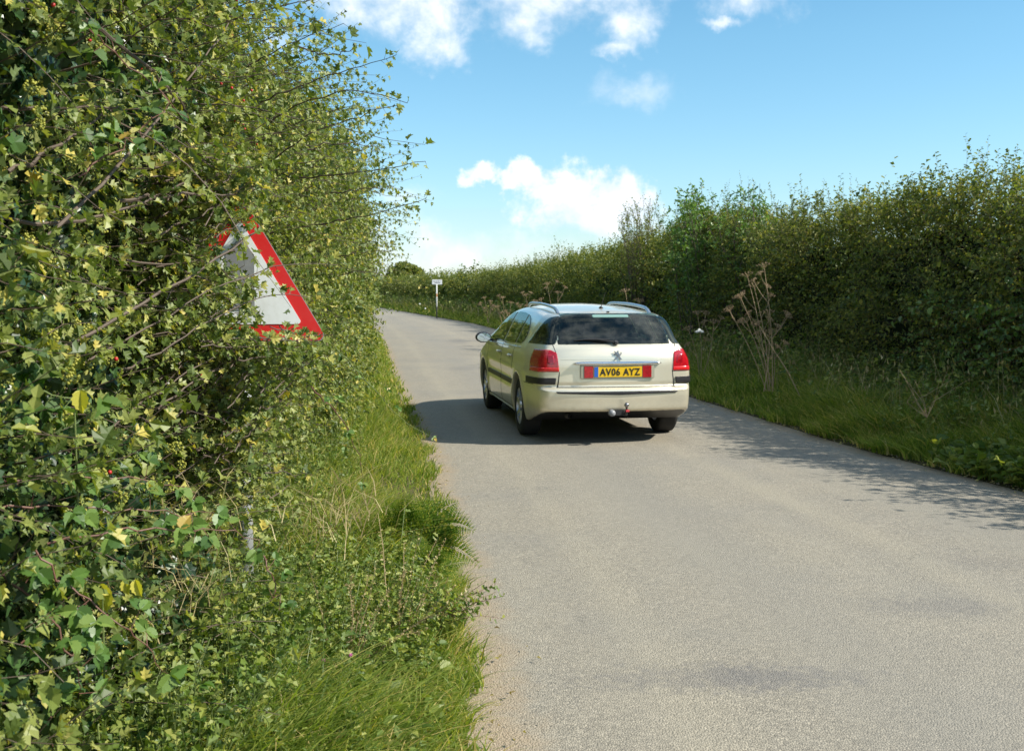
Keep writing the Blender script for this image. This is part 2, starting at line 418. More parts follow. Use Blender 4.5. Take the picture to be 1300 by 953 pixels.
def hedge_sprigs(side, y0, y1, dens, L, nleaf, lsize, T, accL, accT, q0=0, q1=1, depth=.35, outw=.8, along=.35, upw=.35, ypow=1.0, **kw):
    qq, off, h = profile(side)
    arc = 5.2
    n = int(dens * (y1 - y0) * arc * (q1 - q0))
    y = y0 + (y1 - y0) * rng.random(n) ** ypow
    q = q0 + (q1 - q0) * rng.random(n)
    P, Nn = hedge_pt(side, y, q, inset=0)
    P -= Nn * (rng.random(n)[:, None] ** 1.3 * depth + L * .55)
    D = nrm(Nn * outw + np.array([0, 0, upw]) + rng.normal(0, along, (n, 3)))
    bend = np.stack([rng.normal(0, .12, n), rng.normal(0, .12, n), rng.normal(-.06, .16, n)], -1)
    Ls = L * rng.uniform(.6, 1.35, n)
    sprigs(P, D, Ls, bend, nleaf, lsize, T, Nn, accL, accT, **kw)

# ================================================================== THE SETTING
def road_material():
    m, tt, out = mat_base('worn_chip_seal')
    tc = tt.new('ShaderNodeTexCoord'); ob = tc.outputs['Object']
    at = tt.new('ShaderNodeAttribute', attribute_name='rnd')
    sp = tt.new('ShaderNodeSeparateXYZ'); tt.l.new(at.outputs['Vector'], sp.inputs[0])
    u = sp.outputs[0]          # 0 left edge .. 1 right edge
    # along-road stretched coordinates from (u, v)
    cx = tt.new('ShaderNodeCombineXYZ'); tt.l.new(tt.math('MULTIPLY', u, 4.6), cx.inputs[0]); tt.l.new(tt.math('MULTIPLY', sp.outputs[1], .12), cx.inputs[1])
    streak = tt.noise(cx.outputs[0], 1.6, 5, .6)
    big = tt.noise(ob, .55, 5, .6)
    mid = tt.noise(ob, 4.0, 5, .65)
    vor = tt.new('ShaderNodeTexVoronoi', i_Scale=125.0); tt.l.new(ob, vor.inputs['Vector'])
    vcol = tt.new('ShaderNodeSeparateColor'); tt.l.new(vor.outputs['Color'], vcol.inputs[0])
    stone = tt.ramp(vcol.outputs[0], [(0, (.10, .095, .085)), (.35, (.205, .188, .155)), (.7, (.29, .262, .21)), (1, (.48, .43, .34))])
    c = tt.mix(.40, stone, (.285, .258, .202, 1))
    c = tt.mix(tt.math('MULTIPLY', tt.sstep(streak, .35, .7), .30), c, (.33, .30, .235, 1))
    c = tt.mix(tt.math('MULTIPLY', tt.sstep(big, .42, .68), .28), c, (.19, .19, .18, 1))
    c = tt.mix(tt.math('MULTIPLY', tt.sstep(mid, .5, .75), .22), c, (.36, .33, .27, 1))
    # dark bitumen patches
    dk = tt.noise(ob, .9, 6, .7, .4)
    c = tt.mix(tt.math('MULTIPLY', tt.sstep(dk, .63, .72), .5), c, (.10, .10, .105, 1))
    # near the camera, one named patch
    def spot(x, y, rx, ry):
        s_ = tt.new('ShaderNodeSeparateXYZ'); tt.l.new(ob, s_.inputs[0])
        dx = tt.math('DIVIDE', tt.math('SUBTRACT', s_.outputs[0], x), rx); dy = tt.math('DIVIDE', tt.math('SUBTRACT', s_.outputs[1], y), ry)
        r = tt.math('SUBTRACT', 1, tt.math('SQRT', tt.math('ADD', tt.math('MULTIPLY', dx, dx), tt.math('MULTIPLY', dy, dy))))
        return tt.sstep(tt.math('ADD', r, tt.math('MULTIPLY', tt.math('SUBTRACT', tt.noise(ob, 14, 6, .75), .5), 2.4)), .1, .8)
    for (x, y, rx, ry, k) in ((.95, 4.5, .85, .24, .5), (2.2, 5.5, .6, .28, .28), (2.9, 6.4, .5, .3, .2), (-1.0, 22, .5, .9, .3), (-1.6, 33, .6, 2.5, .35)):
        c = tt.mix(tt.math('MULTIPLY', spot(x, y, rx, ry), k), c, (.11, .11, .12, 1))
    # stone-rich bands between the wheel tracks
    def band(u0, w):
        d = tt.math('ABSOLUTE', tt.math('SUBTRACT', tt.math('ADD', u, tt.math('MULTIPLY', tt.math('SUBTRACT', streak, .5), .06)), u0))
        return tt.sstep(d, w, 0.0)
    tracks = tt.math('MAXIMUM', band(.34, .12), band(.76, .11))
    c = tt.mix(tt.math('MULTIPLY', tracks, .36), c, (.225, .215, .188, 1))
    cen = tt.math('MAXIMUM', band(.56, .05), band(.17, .05))
    c = tt.mix(tt.math('MULTIPLY', cen, .16), c, (.40, .355, .255, 1))
    # sandy edges
    en = tt.math('MULTIPLY', tt.math('SUBTRACT', tt.noise(ob, 3.0, 6, .7), .5), .09)
    dl = tt.sstep(tt.math('ADD', u, en), .065, .02)
    dr = tt.sstep(tt.math('SUBTRACT', u, en), .925, .975)
    sand = tt.ramp(tt.noise(ob, 60, 4, .8), [(.3, (.22, .165, .105)), (.7, (.42, .34, .24))])
    c = tt.mix(tt.math('MULTIPLY', tt.math('MAXIMUM', dl, dr), .85), c, sand)
    # cracks
    vc = tt.new('ShaderNodeTexVoronoi', feature='DISTANCE_TO_EDGE', i_Scale=.75)
    wv = tt.new('ShaderNodeVectorMath', operation='ADD')
    nn = tt.new('ShaderNodeTexNoise', i_Scale=2.5, i_Detail=5.0); tt.l.new(ob, nn.inputs['Vector'])
    tt.l.new(ob, wv.inputs[0]); tt.l.new(nn.outputs['Color'], wv.inputs[1]); tt.l.new(wv.outputs[0], vc.inputs['Vector'])
    crack = tt.math('MULTIPLY', tt.sstep(vc.outputs[0], .005, .001), tt.sstep(big, .52, .62))
    c = tt.mix(tt.math('MULTIPLY', crack, .5), c, (.09, .085, .075, 1))
    p = tt.new('ShaderNodeBsdfPrincipled'); tt.l.new(c, p.inputs['Base Color'])
    p.inputs['Roughness'].default_value = .82; p.inputs['Specular IOR Level'].default_value = .3
    b = tt.new('ShaderNodeBump', i_Strength=.7, i_Distance=.006)
    hgt = tt.math('ADD', tt.math('MULTIPLY', vor.outputs['Distance'], -1.0), tt.math('MULTIPLY', mid, .9))
    tt.l.new(hgt, b.inputs['Height']); tt.l.new(b.outputs[0], p.inputs['Normal'])
    tt.l.new(p.outputs[0], out.inputs[0])
    return m
def soil_material(name, c0, c1):
    m, tt, out = mat_base(name)
    tc = tt.new('ShaderNodeTexCoord')
    c = tt.mix(tt.noise(tc.outputs['Object'], 5, 6, .7), (*c0, 1), (*c1, 1))
    p = tt.new('ShaderNodeBsdfPrincipled', i_Roughness=.95); tt.l.new(c, p.inputs['Base Color'])
    p.inputs['Specular IOR Level'].default_value = .15
    b = tt.new('ShaderNodeBump', i_Strength=.8, i_Distance=.03); tt.l.new(tt.noise(tc.outputs['Object'], 30, 5, .7), b.inputs['Height']); tt.l.new(b.outputs[0], p.inputs['Normal'])
    tt.l.new(p.outputs[0], out.inputs[0]); return m
M['soil'] = soil_material('verge_soil', (.035, .045, .015), (.12, .10, .05))
M['field'] = soil_material('field_grass', (.06, .10, .025), (.12, .15, .045))

def strip(name, ys, xa, xb, nx, zf, mat):
    tt_ = np.linspace(0, 1, nx)
    Y, Tt = np.meshgrid(ys, tt_, indexing='ij')
    A = xa(ys)[:, None]; B = xb(ys)[:, None]
    X = A + (B - A) * Tt
    Z = zf(Y, X, Tt)
    V = np.stack([X, Y, Z], -1).reshape(-1, 3)
    i, j = np.meshgrid(np.arange(len(ys) - 1), np.arange(nx - 1), indexing='ij')
    b = (i * nx + j).ravel()
    F = np.stack([b, b + 1, b + nx + 1, b + nx], -1)
    rr = np.stack([Tt, Y, 0 * Y], -1).reshape(-1, 3)
    o = np_mesh(name, V, F, mat, None, rr, True); return o
ys = np.concatenate([np.arange(-8, 40, .35), np.arange(40, 165, 1.5)])
road = strip('road', ys, LE, RE, 21, lambda Y, X, T: .02 - .02 * (2 * T - 1) ** 2 - .02, road_material())
tag(road, kind='structure')
def lim(y): return np.where(y > -100, y, y)
vl = strip('grass_verge', ys, lambda y: LE(y) - .01, lambda y: LE(y) - 2.6, 22,
           lambda Y, X, T: np.where(T == 0, -.03, vergeL(Y, T * 2.59 + .01)), M['soil']); tag(vl, kind='structure')
vr = strip('grass_verge', ys, lambda y: RE(y) - .06, lambda y: RE(y) + 4.2, 26,
           lambda Y, X, T: np.where(T == 0, -.03, vergeR(Y, T * 4.26 - .06)), M['soil']); tag(vr, kind='structure')
g = np_mesh('ground', [(-3000, -300, -.05), (3000, -300, -.05), (3000, 5000, -.05), (-3000, 5000, -.05)], np.array([[0, 1, 2, 3]]), M['field'])
tag(g, kind='structure')

# ================================================================== LEFT HEDGE
hl = empty('hedge', (FL(6.0), 6.0, 0))
def under(parent_loc, acc_obj):      # meshes are in world coordinates; keep them put under an offset empty
    acc_obj.location = (-parent_loc[0], -parent_loc[1], -parent_loc[2])
tag(hl, 'tall unclipped hawthorn hedge with long twigs reaching over the left side of the road', 'hedge')
L0 = hl.location
aL, aT = Acc(), Acc()
hedge_sprigs('L', 1.6, 9.0, 100, .36, 20, .040, HAW, aL, aT, q0=.10, q1=.86, depth=.34, upw=.25, along=.42, cluster=3)
hedge_sprigs('L', 1.6, 9.0, 26, .42, 14, .046, MED, aL, aT, q0=.05, q1=.9, depth=.62)
hedge_sprigs('L', 9.0, 20.0, 70, .38, 15, .052, MED, aL, aT, q0=.04, q1=.92, depth=.35, tubeK=4)
hedge_sprigs('L', 20.0, 62.0, 16, .55, 22, .085, SIM, aL, None, q0=.04, q1=.95, depth=.35)
hedge_sprigs('L', 62.0, 150.0, 3.5, .8, 22, .17, SIM, aL, None, q0=.04, q1=.95, depth=.35)
# long stray shoots leaning over the road
n = 380
y = rng.uniform(3.0, 16, n) ; q = rng.uniform(.42, .88, n)
P, Nn = hedge_pt('L', y, q); P -= Nn * .15
D = nrm(Nn * .9 + np.array([.35, 0.1, .35]) + rng.normal(0, .28, (n, 3)))
sprigs(P, D, rng.uniform(.35, .95, n), np.stack([rng.normal(0, .1, n), rng.normal(0, .1, n), rng.normal(-.12, .12, n)], -1), 26, .038, HAW, Nn, aL, aT, r0=.0035, tubeK=7, cluster=2)

def catm(pts, K):
    P = np.array([list(p) for p in pts]); d = np.r_[0, np.cumsum(np.linalg.norm(np.diff(P, axis=0), axis=1))]; d /= d[-1]
    tq = np.linspace(0, 1, K)
    if len(P) == 2: return P[0] + (P[1] - P[0]) * tq[:, None]
    co = [np.polyfit(d, P[:, k], min(3, len(P) - 1)) for k in range(3)]
    return np.stack([np.polyval(c, tq) for c in co], -1)
def branch(pts, r0, r1, nleaf, lsize, T, aL_, aT_, lo=.1, K=14, spurs=True, up=np.array([.3, -.4, .7]), wob=.005):
    P = catm(pts, K); P[1:-1] += rng.normal(0, wob, P[1:-1].shape)
    V, Fq = tubes(P[None], np.array([r0]), np.array([r1]), 5); aT_.add(V, Fq)
    tl = np.sort(rng.uniform(lo, 1, nleaf)); tl[-1] = 1; seg = tl * (K - 1); i0 = np.minimum(seg.astype(int), K - 2); fr = (seg - i0)[:, None]
    Q = P[i0] * (1 - fr) + P[i0 + 1] * fr; Tg = nrm(P[i0 + 1] - P[i0])
    side = nrm(np.cross(Tg, rng.normal(0, 1, Q.shape)))
    al = nrm(Tg * .6 + side); stalk = lsize * rng.uniform(.1, .6, (nleaf, 1))
    Q2 = Q + al * stalk
    V, Fq = tubes(np.stack([Q, Q2 + al * .004], 1), np.full(nleaf, max(r1, .0007)), np.full(nleaf, .0005), 3); aT_.add(V, Fq)
    nn = nrm(up + rng.normal(0, .45, Q.shape))
    aL_.add(*leaves(Q2, al, nn, lsize * rng.uniform(.6, 1.2, nleaf), T, curl=.5))
    return P
U = unproj
# silhouettes of the long twigs against the sky
for pts, n in (([(300, 95, 5.2), (370, 55, 5.0), (436, 30, 4.9)], 26), ([(330, 130, 5.0), (430, 92, 4.8), (503, 70, 4.7)], 30),
               ([(340, 160, 4.9), (430, 118, 4.6), (517, 131, 4.4)], 34), ([(330, 215, 4.9), (420, 160, 4.6), (505, 134, 4.4)], 30),
               ([(380, 225, 5.1), (460, 218, 4.8), (540, 205, 4.6)], 30), ([(400, 285, 5.6), (470, 272, 5.3), (541, 252, 5.1)], 28),
               ([(380, 60, 5.2), (430, 68, 5.1), (452, 58, 5.0)], 18), ([(390, 190, 5.2), (440, 182, 5.2), (482, 190, 5.2)], 20),
               ([(420, 245, 5.6), (460, 240, 5.5), (497, 236, 5.5)], 18), ([(280, 30, 4.6), (350, 10, 4.5), (420, -12, 4.4)], 26),
               ([(420, 330, 6.5), (455, 322, 6.4), (500, 318, 6.4)], 20), ([(430, 350, 7.5), (462, 345, 7.4), (492, 350, 7.4)], 18),
               ([(60, 480, 3.1), (180, 420, 3.4), (300, 350, 3.7), (372, 340, 3.9), (430, 335, 4.0)], 46),
               ([(150, 470, 3.4), (260, 410, 3.8), (330, 380, 4.0), (395, 378, 4.1)], 34),
               ([(120, 560, 3.4), (230, 480, 3.8), (320, 440, 4.1), (420, 425, 4.3)], 44),
               ([(200, 520, 3.6), (300, 460, 4.0), (380, 440, 4.2)], 34), ([(160, 330, 3.7), (250, 350, 3.9), (330, 400, 4.1)], 38),
               ([(200, 300, 3.8), (270, 270, 4.0), (340, 262, 4.2)], 34), ([(140, 400, 3.6), (220, 390, 3.9), (290, 425, 4.2)], 40),
               ([(220, 260, 3.9), (300, 240, 4.1), (360, 250, 4.3)], 30)):
    branch([U(*p) for p in pts], (.0042), .0012, n, .038, HAW, aL, aT)
# a mat of leafy twigs hiding the left and the lower rim of the sign
for _ in range(620):
    u_ = rng.random()
    if u_ < .36: px, py = rng.uniform(165, 285), rng.uniform(300, 470)
    elif u_ < .54: px, py = rng.uniform(225, 335), rng.uniform(200, 275)
    elif u_ < .62: px, py = rng.uniform(270, 335), rng.uniform(330, 440)
    elif u_ < .68: px, py = rng.uniform(270, 415), rng.uniform(432, 465)
    elif u_ < .86: px, py = rng.uniform(285, 350), rng.uniform(440, 620)
    else: px, py = rng.uniform(220, 405), rng.uniform(430, 640)
    d = rng.uniform(3.9, 4.5)
    an = rng.uniform(-.6, .9); ln = rng.uniform(40, 85)
    p0 = (px - math.cos(an) * ln, py + math.sin(an) * ln, d - .1); p1 = (px, py, d)
    branch([U(*p0), U(px - 20 * math.cos(an), py + 14 * math.sin(an), d), U(*p1)], .0028, .001, 16, .038, HAW, aL, aT, K=8)
# thicker boughs seen among the leaves
for pts in ([(0, 275, 3.0), (70, 285, 3.2), (160, 265, 3.5), (240, 230, 3.9)], [(20, 470, 2.9), (120, 420, 3.2), (240, 350, 3.6), (330, 290, 4.4)],
            [(-20, 140, 3.0), (70, 138, 3.1), (148, 137, 3.2)], [(10, 218, 2.9), (90, 175, 3.1), (130, 145, 3.3)], [(100, 20, 3.0), (170, 70, 3.2), (240, 150, 3.6)],
            [(60, 300, 3.0), (130, 230, 3.3), (210, 140, 3.8), (290, 30, 4.4)], [(150, 255, 3.6), (240, 247, 3.8), (310, 249, 4.0)]):
    branch([U(*p) for p in pts], .0065, .003, 22, .042, HAW, aL, aT, K=16, wob=.004)
o = aL.build('foliage', M['haw'], hl); under(L0, o)
o = aT.build('twigs', M['twig'], hl); under(L0, o)
o = hedge_core('light_block_core', 'L', -2.0, 150, 190, hl, inset=.52); under(L0, o)
# haws
ico = bmesh.new(); bmesh.ops.create_icosphere(ico, subdivisions=1, radius=1); iv = np.array([v.co for v in ico.verts]); ifc = np.array([[v.index for v in f.verts] for f in ico.faces]); ico.free()
def berries(acc, P, r):
    for p, rr in zip(P, r): acc.add(iv * rr + p, ifc)
y = rng.uniform(2.6, 5.5, 40); q = rng.uniform(.15, .75, 40); P, Nn = hedge_pt('L', y, q); P += Nn * rng.uniform(-.02, .12, (40, 1))
for p_ in P[:40]:
    ab = Acc(); ab.add(iv * rng.uniform(.005, .0075) + (p_ - np.array(L0)), ifc); ab.build('haw', M['haws'], hl, True)

# ================================================================== RIGHT HEDGE
hr = empty('hedge', (FRr(15.0), 15.0, 0))
tag(hr, 'long overgrown hedge in shade along the right side of the road, sunlit at its top', 'hedge')
R0 = hr.location
aL, aT = Acc(), Acc()
hedge_sprigs('R', 3.5, 8.5, 26, .5, 18, .07, SIM, aL, None, q0=.0, q1=1, depth=.4)
hedge_sprigs('R', 8.5, 24.0, 30, .5, 14, .07, SIM, aL, None, q0=.3, q1=.97, depth=.8)
hedge_sprigs('R', 8.5, 24.0, 80, .42, 15, .046, MED, aL, aT, q0=.0, q1=.97, depth=.42, tubeK=4, upw=.45)
hedge_sprigs('R', 24.0, 60.0, 34, .55, 16, .068, SIM, aL, None, q0=.0, q1=.97, depth=.40, upw=.5)
hedge_sprigs('R', 60.0, 160.0, 8, .8, 16, .13, SIM, aL, None, q0=.0, q1=.97, depth=.40, upw=.5)
# upright shoots on the crest
for (ya, yb, n, L, ls, T, nl) in ((8.5, 24, 620, .50, .040, MED, 20), (24, 60, 1000, .55, .06, SIM, 14), (60, 160, 600, .55, .12, SIM, 8)):
    y = rng.uniform(ya, yb, n); q = rng.uniform(.62, .95, n)
    P, Nn = hedge_pt('R', y, q); P -= Nn * .12
    cl_ = (.5 + .8 * np.clip(lump(y * 1.3, 0, 9.0), -.2, 1.2))
    D = nrm(Nn * .25 + np.array([-.05, 0, 1.0]) + rng.normal(0, .16, (n, 3)))
    sprigs(P, D, L * cl_ * rng.uniform(.5, 1.3, n), rng.normal(0, .08, (n, 3)), nl, ls, T, Nn, aL, aT if ya < 20 else None, tubeK=4, ang=.8)
o = aL.build('foliage', M['hawR'], hr); under(R0, o)
o = aT.build('twigs', M['twig'], hr); under(R0, o)
o = hedge_core('light_block_core', 'R', 2.5, 160, 190, hr, inset=.72); under(R0, o)

# shrubs that stand above the hedge line
def shrub(name, label, cat, base, h, rx, ry, nst, nl, ls, mat, upright=.9, T=MED, group=None):
    t0 = empty(name, base); tag(t0, label, cat, group)
    a1, a2 = Acc(), Acc()
    S = np.stack([rng.normal(0, rx * .25, nst), rng.normal(0, ry * .25, nst), rng.uniform(0, .3, nst)], -1)
    an = rng.uniform(0, 2 * np.pi, nst); rr = np.sqrt(rng.random(nst))
    E = np.stack([np.cos(an) * rr * rx, np.sin(an) * rr * ry, h * rng.uniform(.72, 1.04, nst) * (1 - .25 * rr ** 2)], -1)
    ts = np.linspace(0, 1, 6)[None, :, None]
    P = S[:, None] + (E - S)[:, None] * ts; P[..., :2] += (rng.normal(0, .06, (nst, 6, 2)))
    V, Fq = tubes(P, np.full(nst, .016), np.full(nst, .003), 4); a2.add(V, Fq)
    m_ = nst * 9; i = rng.integers(0, nst, m_); tq = rng.uniform(.35, 1, m_)
    seg = tq * 5; k = np.minimum(seg.astype(int), 4); fr = (seg - k)[:, None]
    Q = P[i, k] * (1 - fr) + P[i, k + 1] * fr
    D = nrm(rng.normal(0, 1, (m_, 3)) * np.array([1, 1, .5]) + np.array([0, 0, upright]))
    sprigs(Q, D, rng.uniform(.18, .45, m_) * h / 3.4, rng.normal(0, .12, (m_, 3)), nl, ls, T, D * .4, a1, a2, r0=.004, tubeK=4)
    a1.build('foliage', mat, t0); a2.build('stems', M['twig'], t0)
    return t0
yb = 22.0
shrub('shrub', 'taller bright green leafy shrub rising above the right hedge behind the car', 'shrub', (FRr(yb) + .35, yb, .2), 3.65, 1.05, 1.3, 60, 16, .075, M['shrub'])
yb = 24.5
shrub('shrub', 'second leafy shrub just right of the tallest one in the right hedge', 'shrub', (FRr(20.0) + .55, 20.0, .2), 3.35, .8, 1.1, 40, 12, .065, M['shrub'])
yb = 28.0
shrub('sapling', 'clump of upright spindly shoots rising from the right hedge below the big white cloud', 'sapling', (FRr(yb) + .25, yb, .2), 3.95, .6, 1.8, 70, 10, .05, M['hawR'], upright=2.2)

# ================================================================== far tree
def far_tree(x, y, h, r):
    t0 = empty('oak_tree', (x, y, 0)); tag(t0, 'small round dark tree on the horizon where the road disappears', 'tree')
    P = np.array([[[0, 0, 0], [.1, 0, h * .25], [0, .1, h * .5], [.2, 0, h * .75]]], float)
    V, F = tubes(P, np.array([.45]), np.array([.15]), 8); acc = Acc(); acc.add(V, F)
    for k in range(9):
        an = k * .7; Q = np.array([[[0, 0, h * .3], [math.cos(an) * r * .3, math.sin(an) * r * .3, h * .5], [math.cos(an) * r * .7, math.sin(an) * r * .7, h * (.55 + .03 * k)]]])
        V, F = tubes(Q, np.array([.16]), np.array([.04]), 5); acc.add(V, F)
    acc.build('trunk', M['twig'], t0)
    n = 16000; v = nrm(rng.normal(0, 1, (n, 3))); rr = rng.random(n) ** .33
    lob = 1 + .16 * np.sin(v[:, 0] * 7 + 1) * np.sin(v[:, 1] * 6) + .12 * np.sin(v[:, 2] * 9 + v[:, 0] * 5)
    Pq = v * (rr * lob)[:, None] * np.array([r, r, h * .40]) + np.array([0, 0, h * .60])
    acc = Acc(); acc.add(*leaves(Pq, nrm(rng.normal(0, 1, (n, 3))), nrm(v + rng.normal(0, .4, (n, 3))), rng.uniform(.25, .5, n), SIM, width=1.4)); acc.build('crown', M['hawR'], t0)
p = U(514, 365, 200); far_tree(p.x, 200, 6.1, 3.3)

# ================================================================== VERGE VEGETATION
def blades(pos, h, lean_dir, lean, width, acc, seg=3):
    N = len(pos)
    ts = np.linspace(0, 1, seg + 1)
    up = np.array([0, 0, 1.0])
    ld = np.stack([np.cos(lean_dir), np.sin(lean_dir), 0 * lean_dir], -1)
    wd_a = rng.uniform(0, np.pi, N); sdv = np.stack([np.cos(wd_a), np.sin(wd_a), 0 * wd_a], -1)
    t_ = ts[None, :, None]
    P = pos[:, None] + h[:, None, None] * (up * t_ * (1 - .35 * (lean[:, None, None] * t_) ** 1) + ld[:, None] * lean[:, None, None] * t_ ** 2)
    w = width[:, None, None] * (1 - t_ ** 1.6) * .5
    Lf = (P - sdv[:, None] * w)[:, :-1]; Rt = (P + sdv[:, None] * w)[:, :-1]; tip = P[:, -1:]
    V = np.concatenate([Lf, Rt, tip], 1); nv = 2 * seg + 1
    b = (np.arange(N) * nv)[:, None]
    quads = [np.concatenate([b + k, b + seg + k, b + seg + k + 1, b + k + 1], 1) for k in range(seg - 1)]
    tri = np.concatenate([b + seg - 1, b + 2 * seg - 1, b + 2 * seg], 1)
    r = np.repeat(rng.random((N, 3)), nv, axis=0)
    acc.add(V.reshape(-1, 3), np.concatenate(quads), r)
    acc.V.append(np.zeros((0, 3))); acc.R.append(np.zeros((0, 3))); acc.F.append(tri + acc.n - len(r))
def clump(y, x, s, k): return .5 + .5 * np.sin(y * 3.1 * s + k) * np.sin(x * 4.3 * s + y * 1.7 * s + 2 * k)
def grass_field(side, y0, y1, n, t0, t1, hmin, hmax, w, acc, tpow=1.0, edge=.45, lean=(.25, 1.0), seg=3, toward=0):
    y = rng.uniform(y0, y1, n); tt_ = t0 + (t1 - t0) * rng.random(n) ** tpow
    c = clump(y, tt_, 1.0, 1.0 if side == 'L' else 3.0)
    keep = rng.random(n) < (.45 + .55 * c); y, tt_, c = y[keep], tt_[keep], c[keep]; n = len(y)
    tt_ = tt_ + .05 * np.sin(y * 5.1) * 1.0 + .03 * np.sin(y * 17)
    if side == 'L': x = LE(y) - tt_; z = vergeL(y, tt_)
    else: x = RE(y) + tt_; z = vergeR(y, tt_)
    hh = rng.uniform(hmin, hmax, n) * (edge + (1 - edge) * np.clip(tt_ / .5, 0, 1)) * (.65 + .7 * c)
    ld = rng.uniform(0, 2 * np.pi, n)
    if toward: ld = np.where(rng.random(n) < toward, (0 if side == 'L' else np.pi) + rng.normal(0, .7, n), ld)
    blades(np.stack([x, y, z - .01], -1), hh, ld, rng.uniform(*lean, n), w * rng.uniform(.6, 1.3, n), acc, seg)
ga = Acc()
grass_field('L', 2.6, 7.5, 32000, -.045, 1.05, .11, .30, .0082, ga, toward=.25, edge=.55, lean=(.3, 1.3))
grass_field('L', 2.8, 6.5, 2500, .10, .7, .26, .42, .0075, ga, toward=.5, lean=(.5, 1.5), seg=4)
grass_field('L', 7.5, 14, 17000, -.06, 1.1, .10, .28, .0085, ga, toward=.35, seg=2)
grass_field('L', 14, 34, 14000, -.08, 1.1, .12, .30, .018, ga, seg=2)
grass_field('L', 34, 100, 5000, -.1, 1.2, .2, .4, .05, ga, seg=2)
o = ga.build('grass', M['grass']); tag(o, 'bright green grass on the narrow left verge', 'grass', kind='stuff')
gb = Acc()
grass_field('R', 6.5, 14, 46000, -.03, 1.75, .16, .42, .0095, gb, toward=.45, seg=3)
grass_field('R', 7.5, 14, 5000, -.05, 1.2, .25, .5, .016, gb, toward=.5, lean=(.6, 1.7), seg=4)
grass_field('R', 14, 26, 30000, -.05, 1.7, .18, .42, .014, gb, toward=.3, seg=2)
grass_field('R', 26, 60, 26000, -.08, 1.7, .22, .48, .028, gb, seg=2)
grass_field('R', 60, 150, 12000, -.1, 1.8, .3, .6, .08, gb, seg=2)
o = gb.build('grass', M['grass']); tag(o, 'long lush grass on the wide right verge below the hedge', 'grass', kind='stuff')
# dead straw among both verges
gs = Acc()
grass_field('L', 2.8, 9, 1300, .10, 1.0, .12, .30, .0045, gs, lean=(.6, 1.9))
grass_field('R', 8, 30, 2200, .5, 1.8, .45, .8, .007, gs, lean=(.1, .6))
grass_field('R', 30, 110, 2600, .4, 1.8, .5, .95, .025, gs, lean=(.1, .6), seg=2)
for (px, py, d) in ((440, 640, 4.3), (410, 660, 4.1), (215, 730, 3.3), (190, 760, 3.2), (240, 660, 3.5)):
    c0 = U(px, py, d); n = 60
    pos = np.array([c0.x, c0.y, max(c0.z, .05) - .05]) + rng.normal(0, .09, (n, 3)) * np.array([1, 1, .5])
    blades(pos, rng.uniform(.12, .28, n), rng.uniform(-3.1, 3.1, n), rng.uniform(.8, 1.9, n), np.full(n, .004), gs)
# seed heads on upright stalks of the right verge
y = rng.uniform(8, 40, 900); tt_ = rng.uniform(.3, 1.5, 900)
pos = np.stack([RE(y) + tt_, y, vergeR(y, tt_) + rng.uniform(.35, .62, 900)], -1)
gs.add(*leaves(pos, nrm(np.array([0, 0, 1.]) + rng.normal(0, .2, (900, 3))), nrm(rng.normal(0, 1, (900, 3))), rng.uniform(.03, .06, 900) * (1 + y / 40), SIM, width=.22))
o = gs.build('dry_grass', M['straw']); tag(o, 'pale dry grass stalks scattered through the verges', 'dry grass', kind='stuff')

# low leafy weeds
hb = Acc(); hst = Acc()
def weeds(side, y0, y1, n, t0, t1, h, ls, nl, T=MED, tpow=1.0):
    y = rng.uniform(y0, y1, n); tt_ = t0 + (t1 - t0) * rng.random(n) ** tpow
    x = LE(y) - tt_ if side == 'L' else RE(y) + tt_; z = vergeL(y, tt_) if side == 'L' else vergeR(y, tt_)
    D = nrm(np.stack([rng.normal(0, .35, n), rng.normal(0, .35, n), np.ones(n)], -1))
    sprigs(np.stack([x, y, z], -1), D, h * rng.uniform(.5, 1.4, n), rng.normal(0, .15, (n, 3)), nl, ls, T, D * .5, hb, hst, r0=.002, tubeK=4, ang=1.4)
weeds('L', 2.6, 5.6, 1500, .30, 1.25, .20, .024, 18, tpow=.6)
weeds('L', 4.2, 5.6, 420, .14, .7, .26, .028, 20)
weeds('L', 3.4, 6.5, 160, .1, .7, .12, .055, 9, OVA)
weeds('L', 5.6, 12, 900, .60, 1.2, .22, .030, 12, tpow=.7)
weeds('L', 12, 40, 1300, .5, 1.4, .3, .06, 10, SIM, tpow=.7)
weeds('L', 2.2, 4.4, 1500, .7, 1.5, .35, .030, 16)
o = hb.build('weeds', M['herb']); tag(o, 'low leafy weeds between the left hedge and the grass edge', 'weeds', kind='stuff')
o2 = hst.build('stalks', M['stem'], o)
hb = Acc(); hst = Acc()
weeds('R', 8, 16, 1500, .7, 2.0, .42, .05, 14, tpow=.6)
weeds('R', 16, 34, 1600, .8, 1.9, .5, .07, 12, SIM, tpow=.6)
weeds('R', 34, 110, 2000, .8, 2.0, .6, .14, 10, SIM)
weeds('R', 7.6, 10, 160, .0, .45, .16, .10, 9, OVA)
weeds('R', 8, 14, 260, .3, 1.5, .3, .045, 12, MED)
o = hb.build('weeds', M['herb']); tag(o, 'taller leafy weeds at the foot of the right hedge', 'weeds', kind='stuff')
o2 = hst.build('stalks', M['stem'], o)
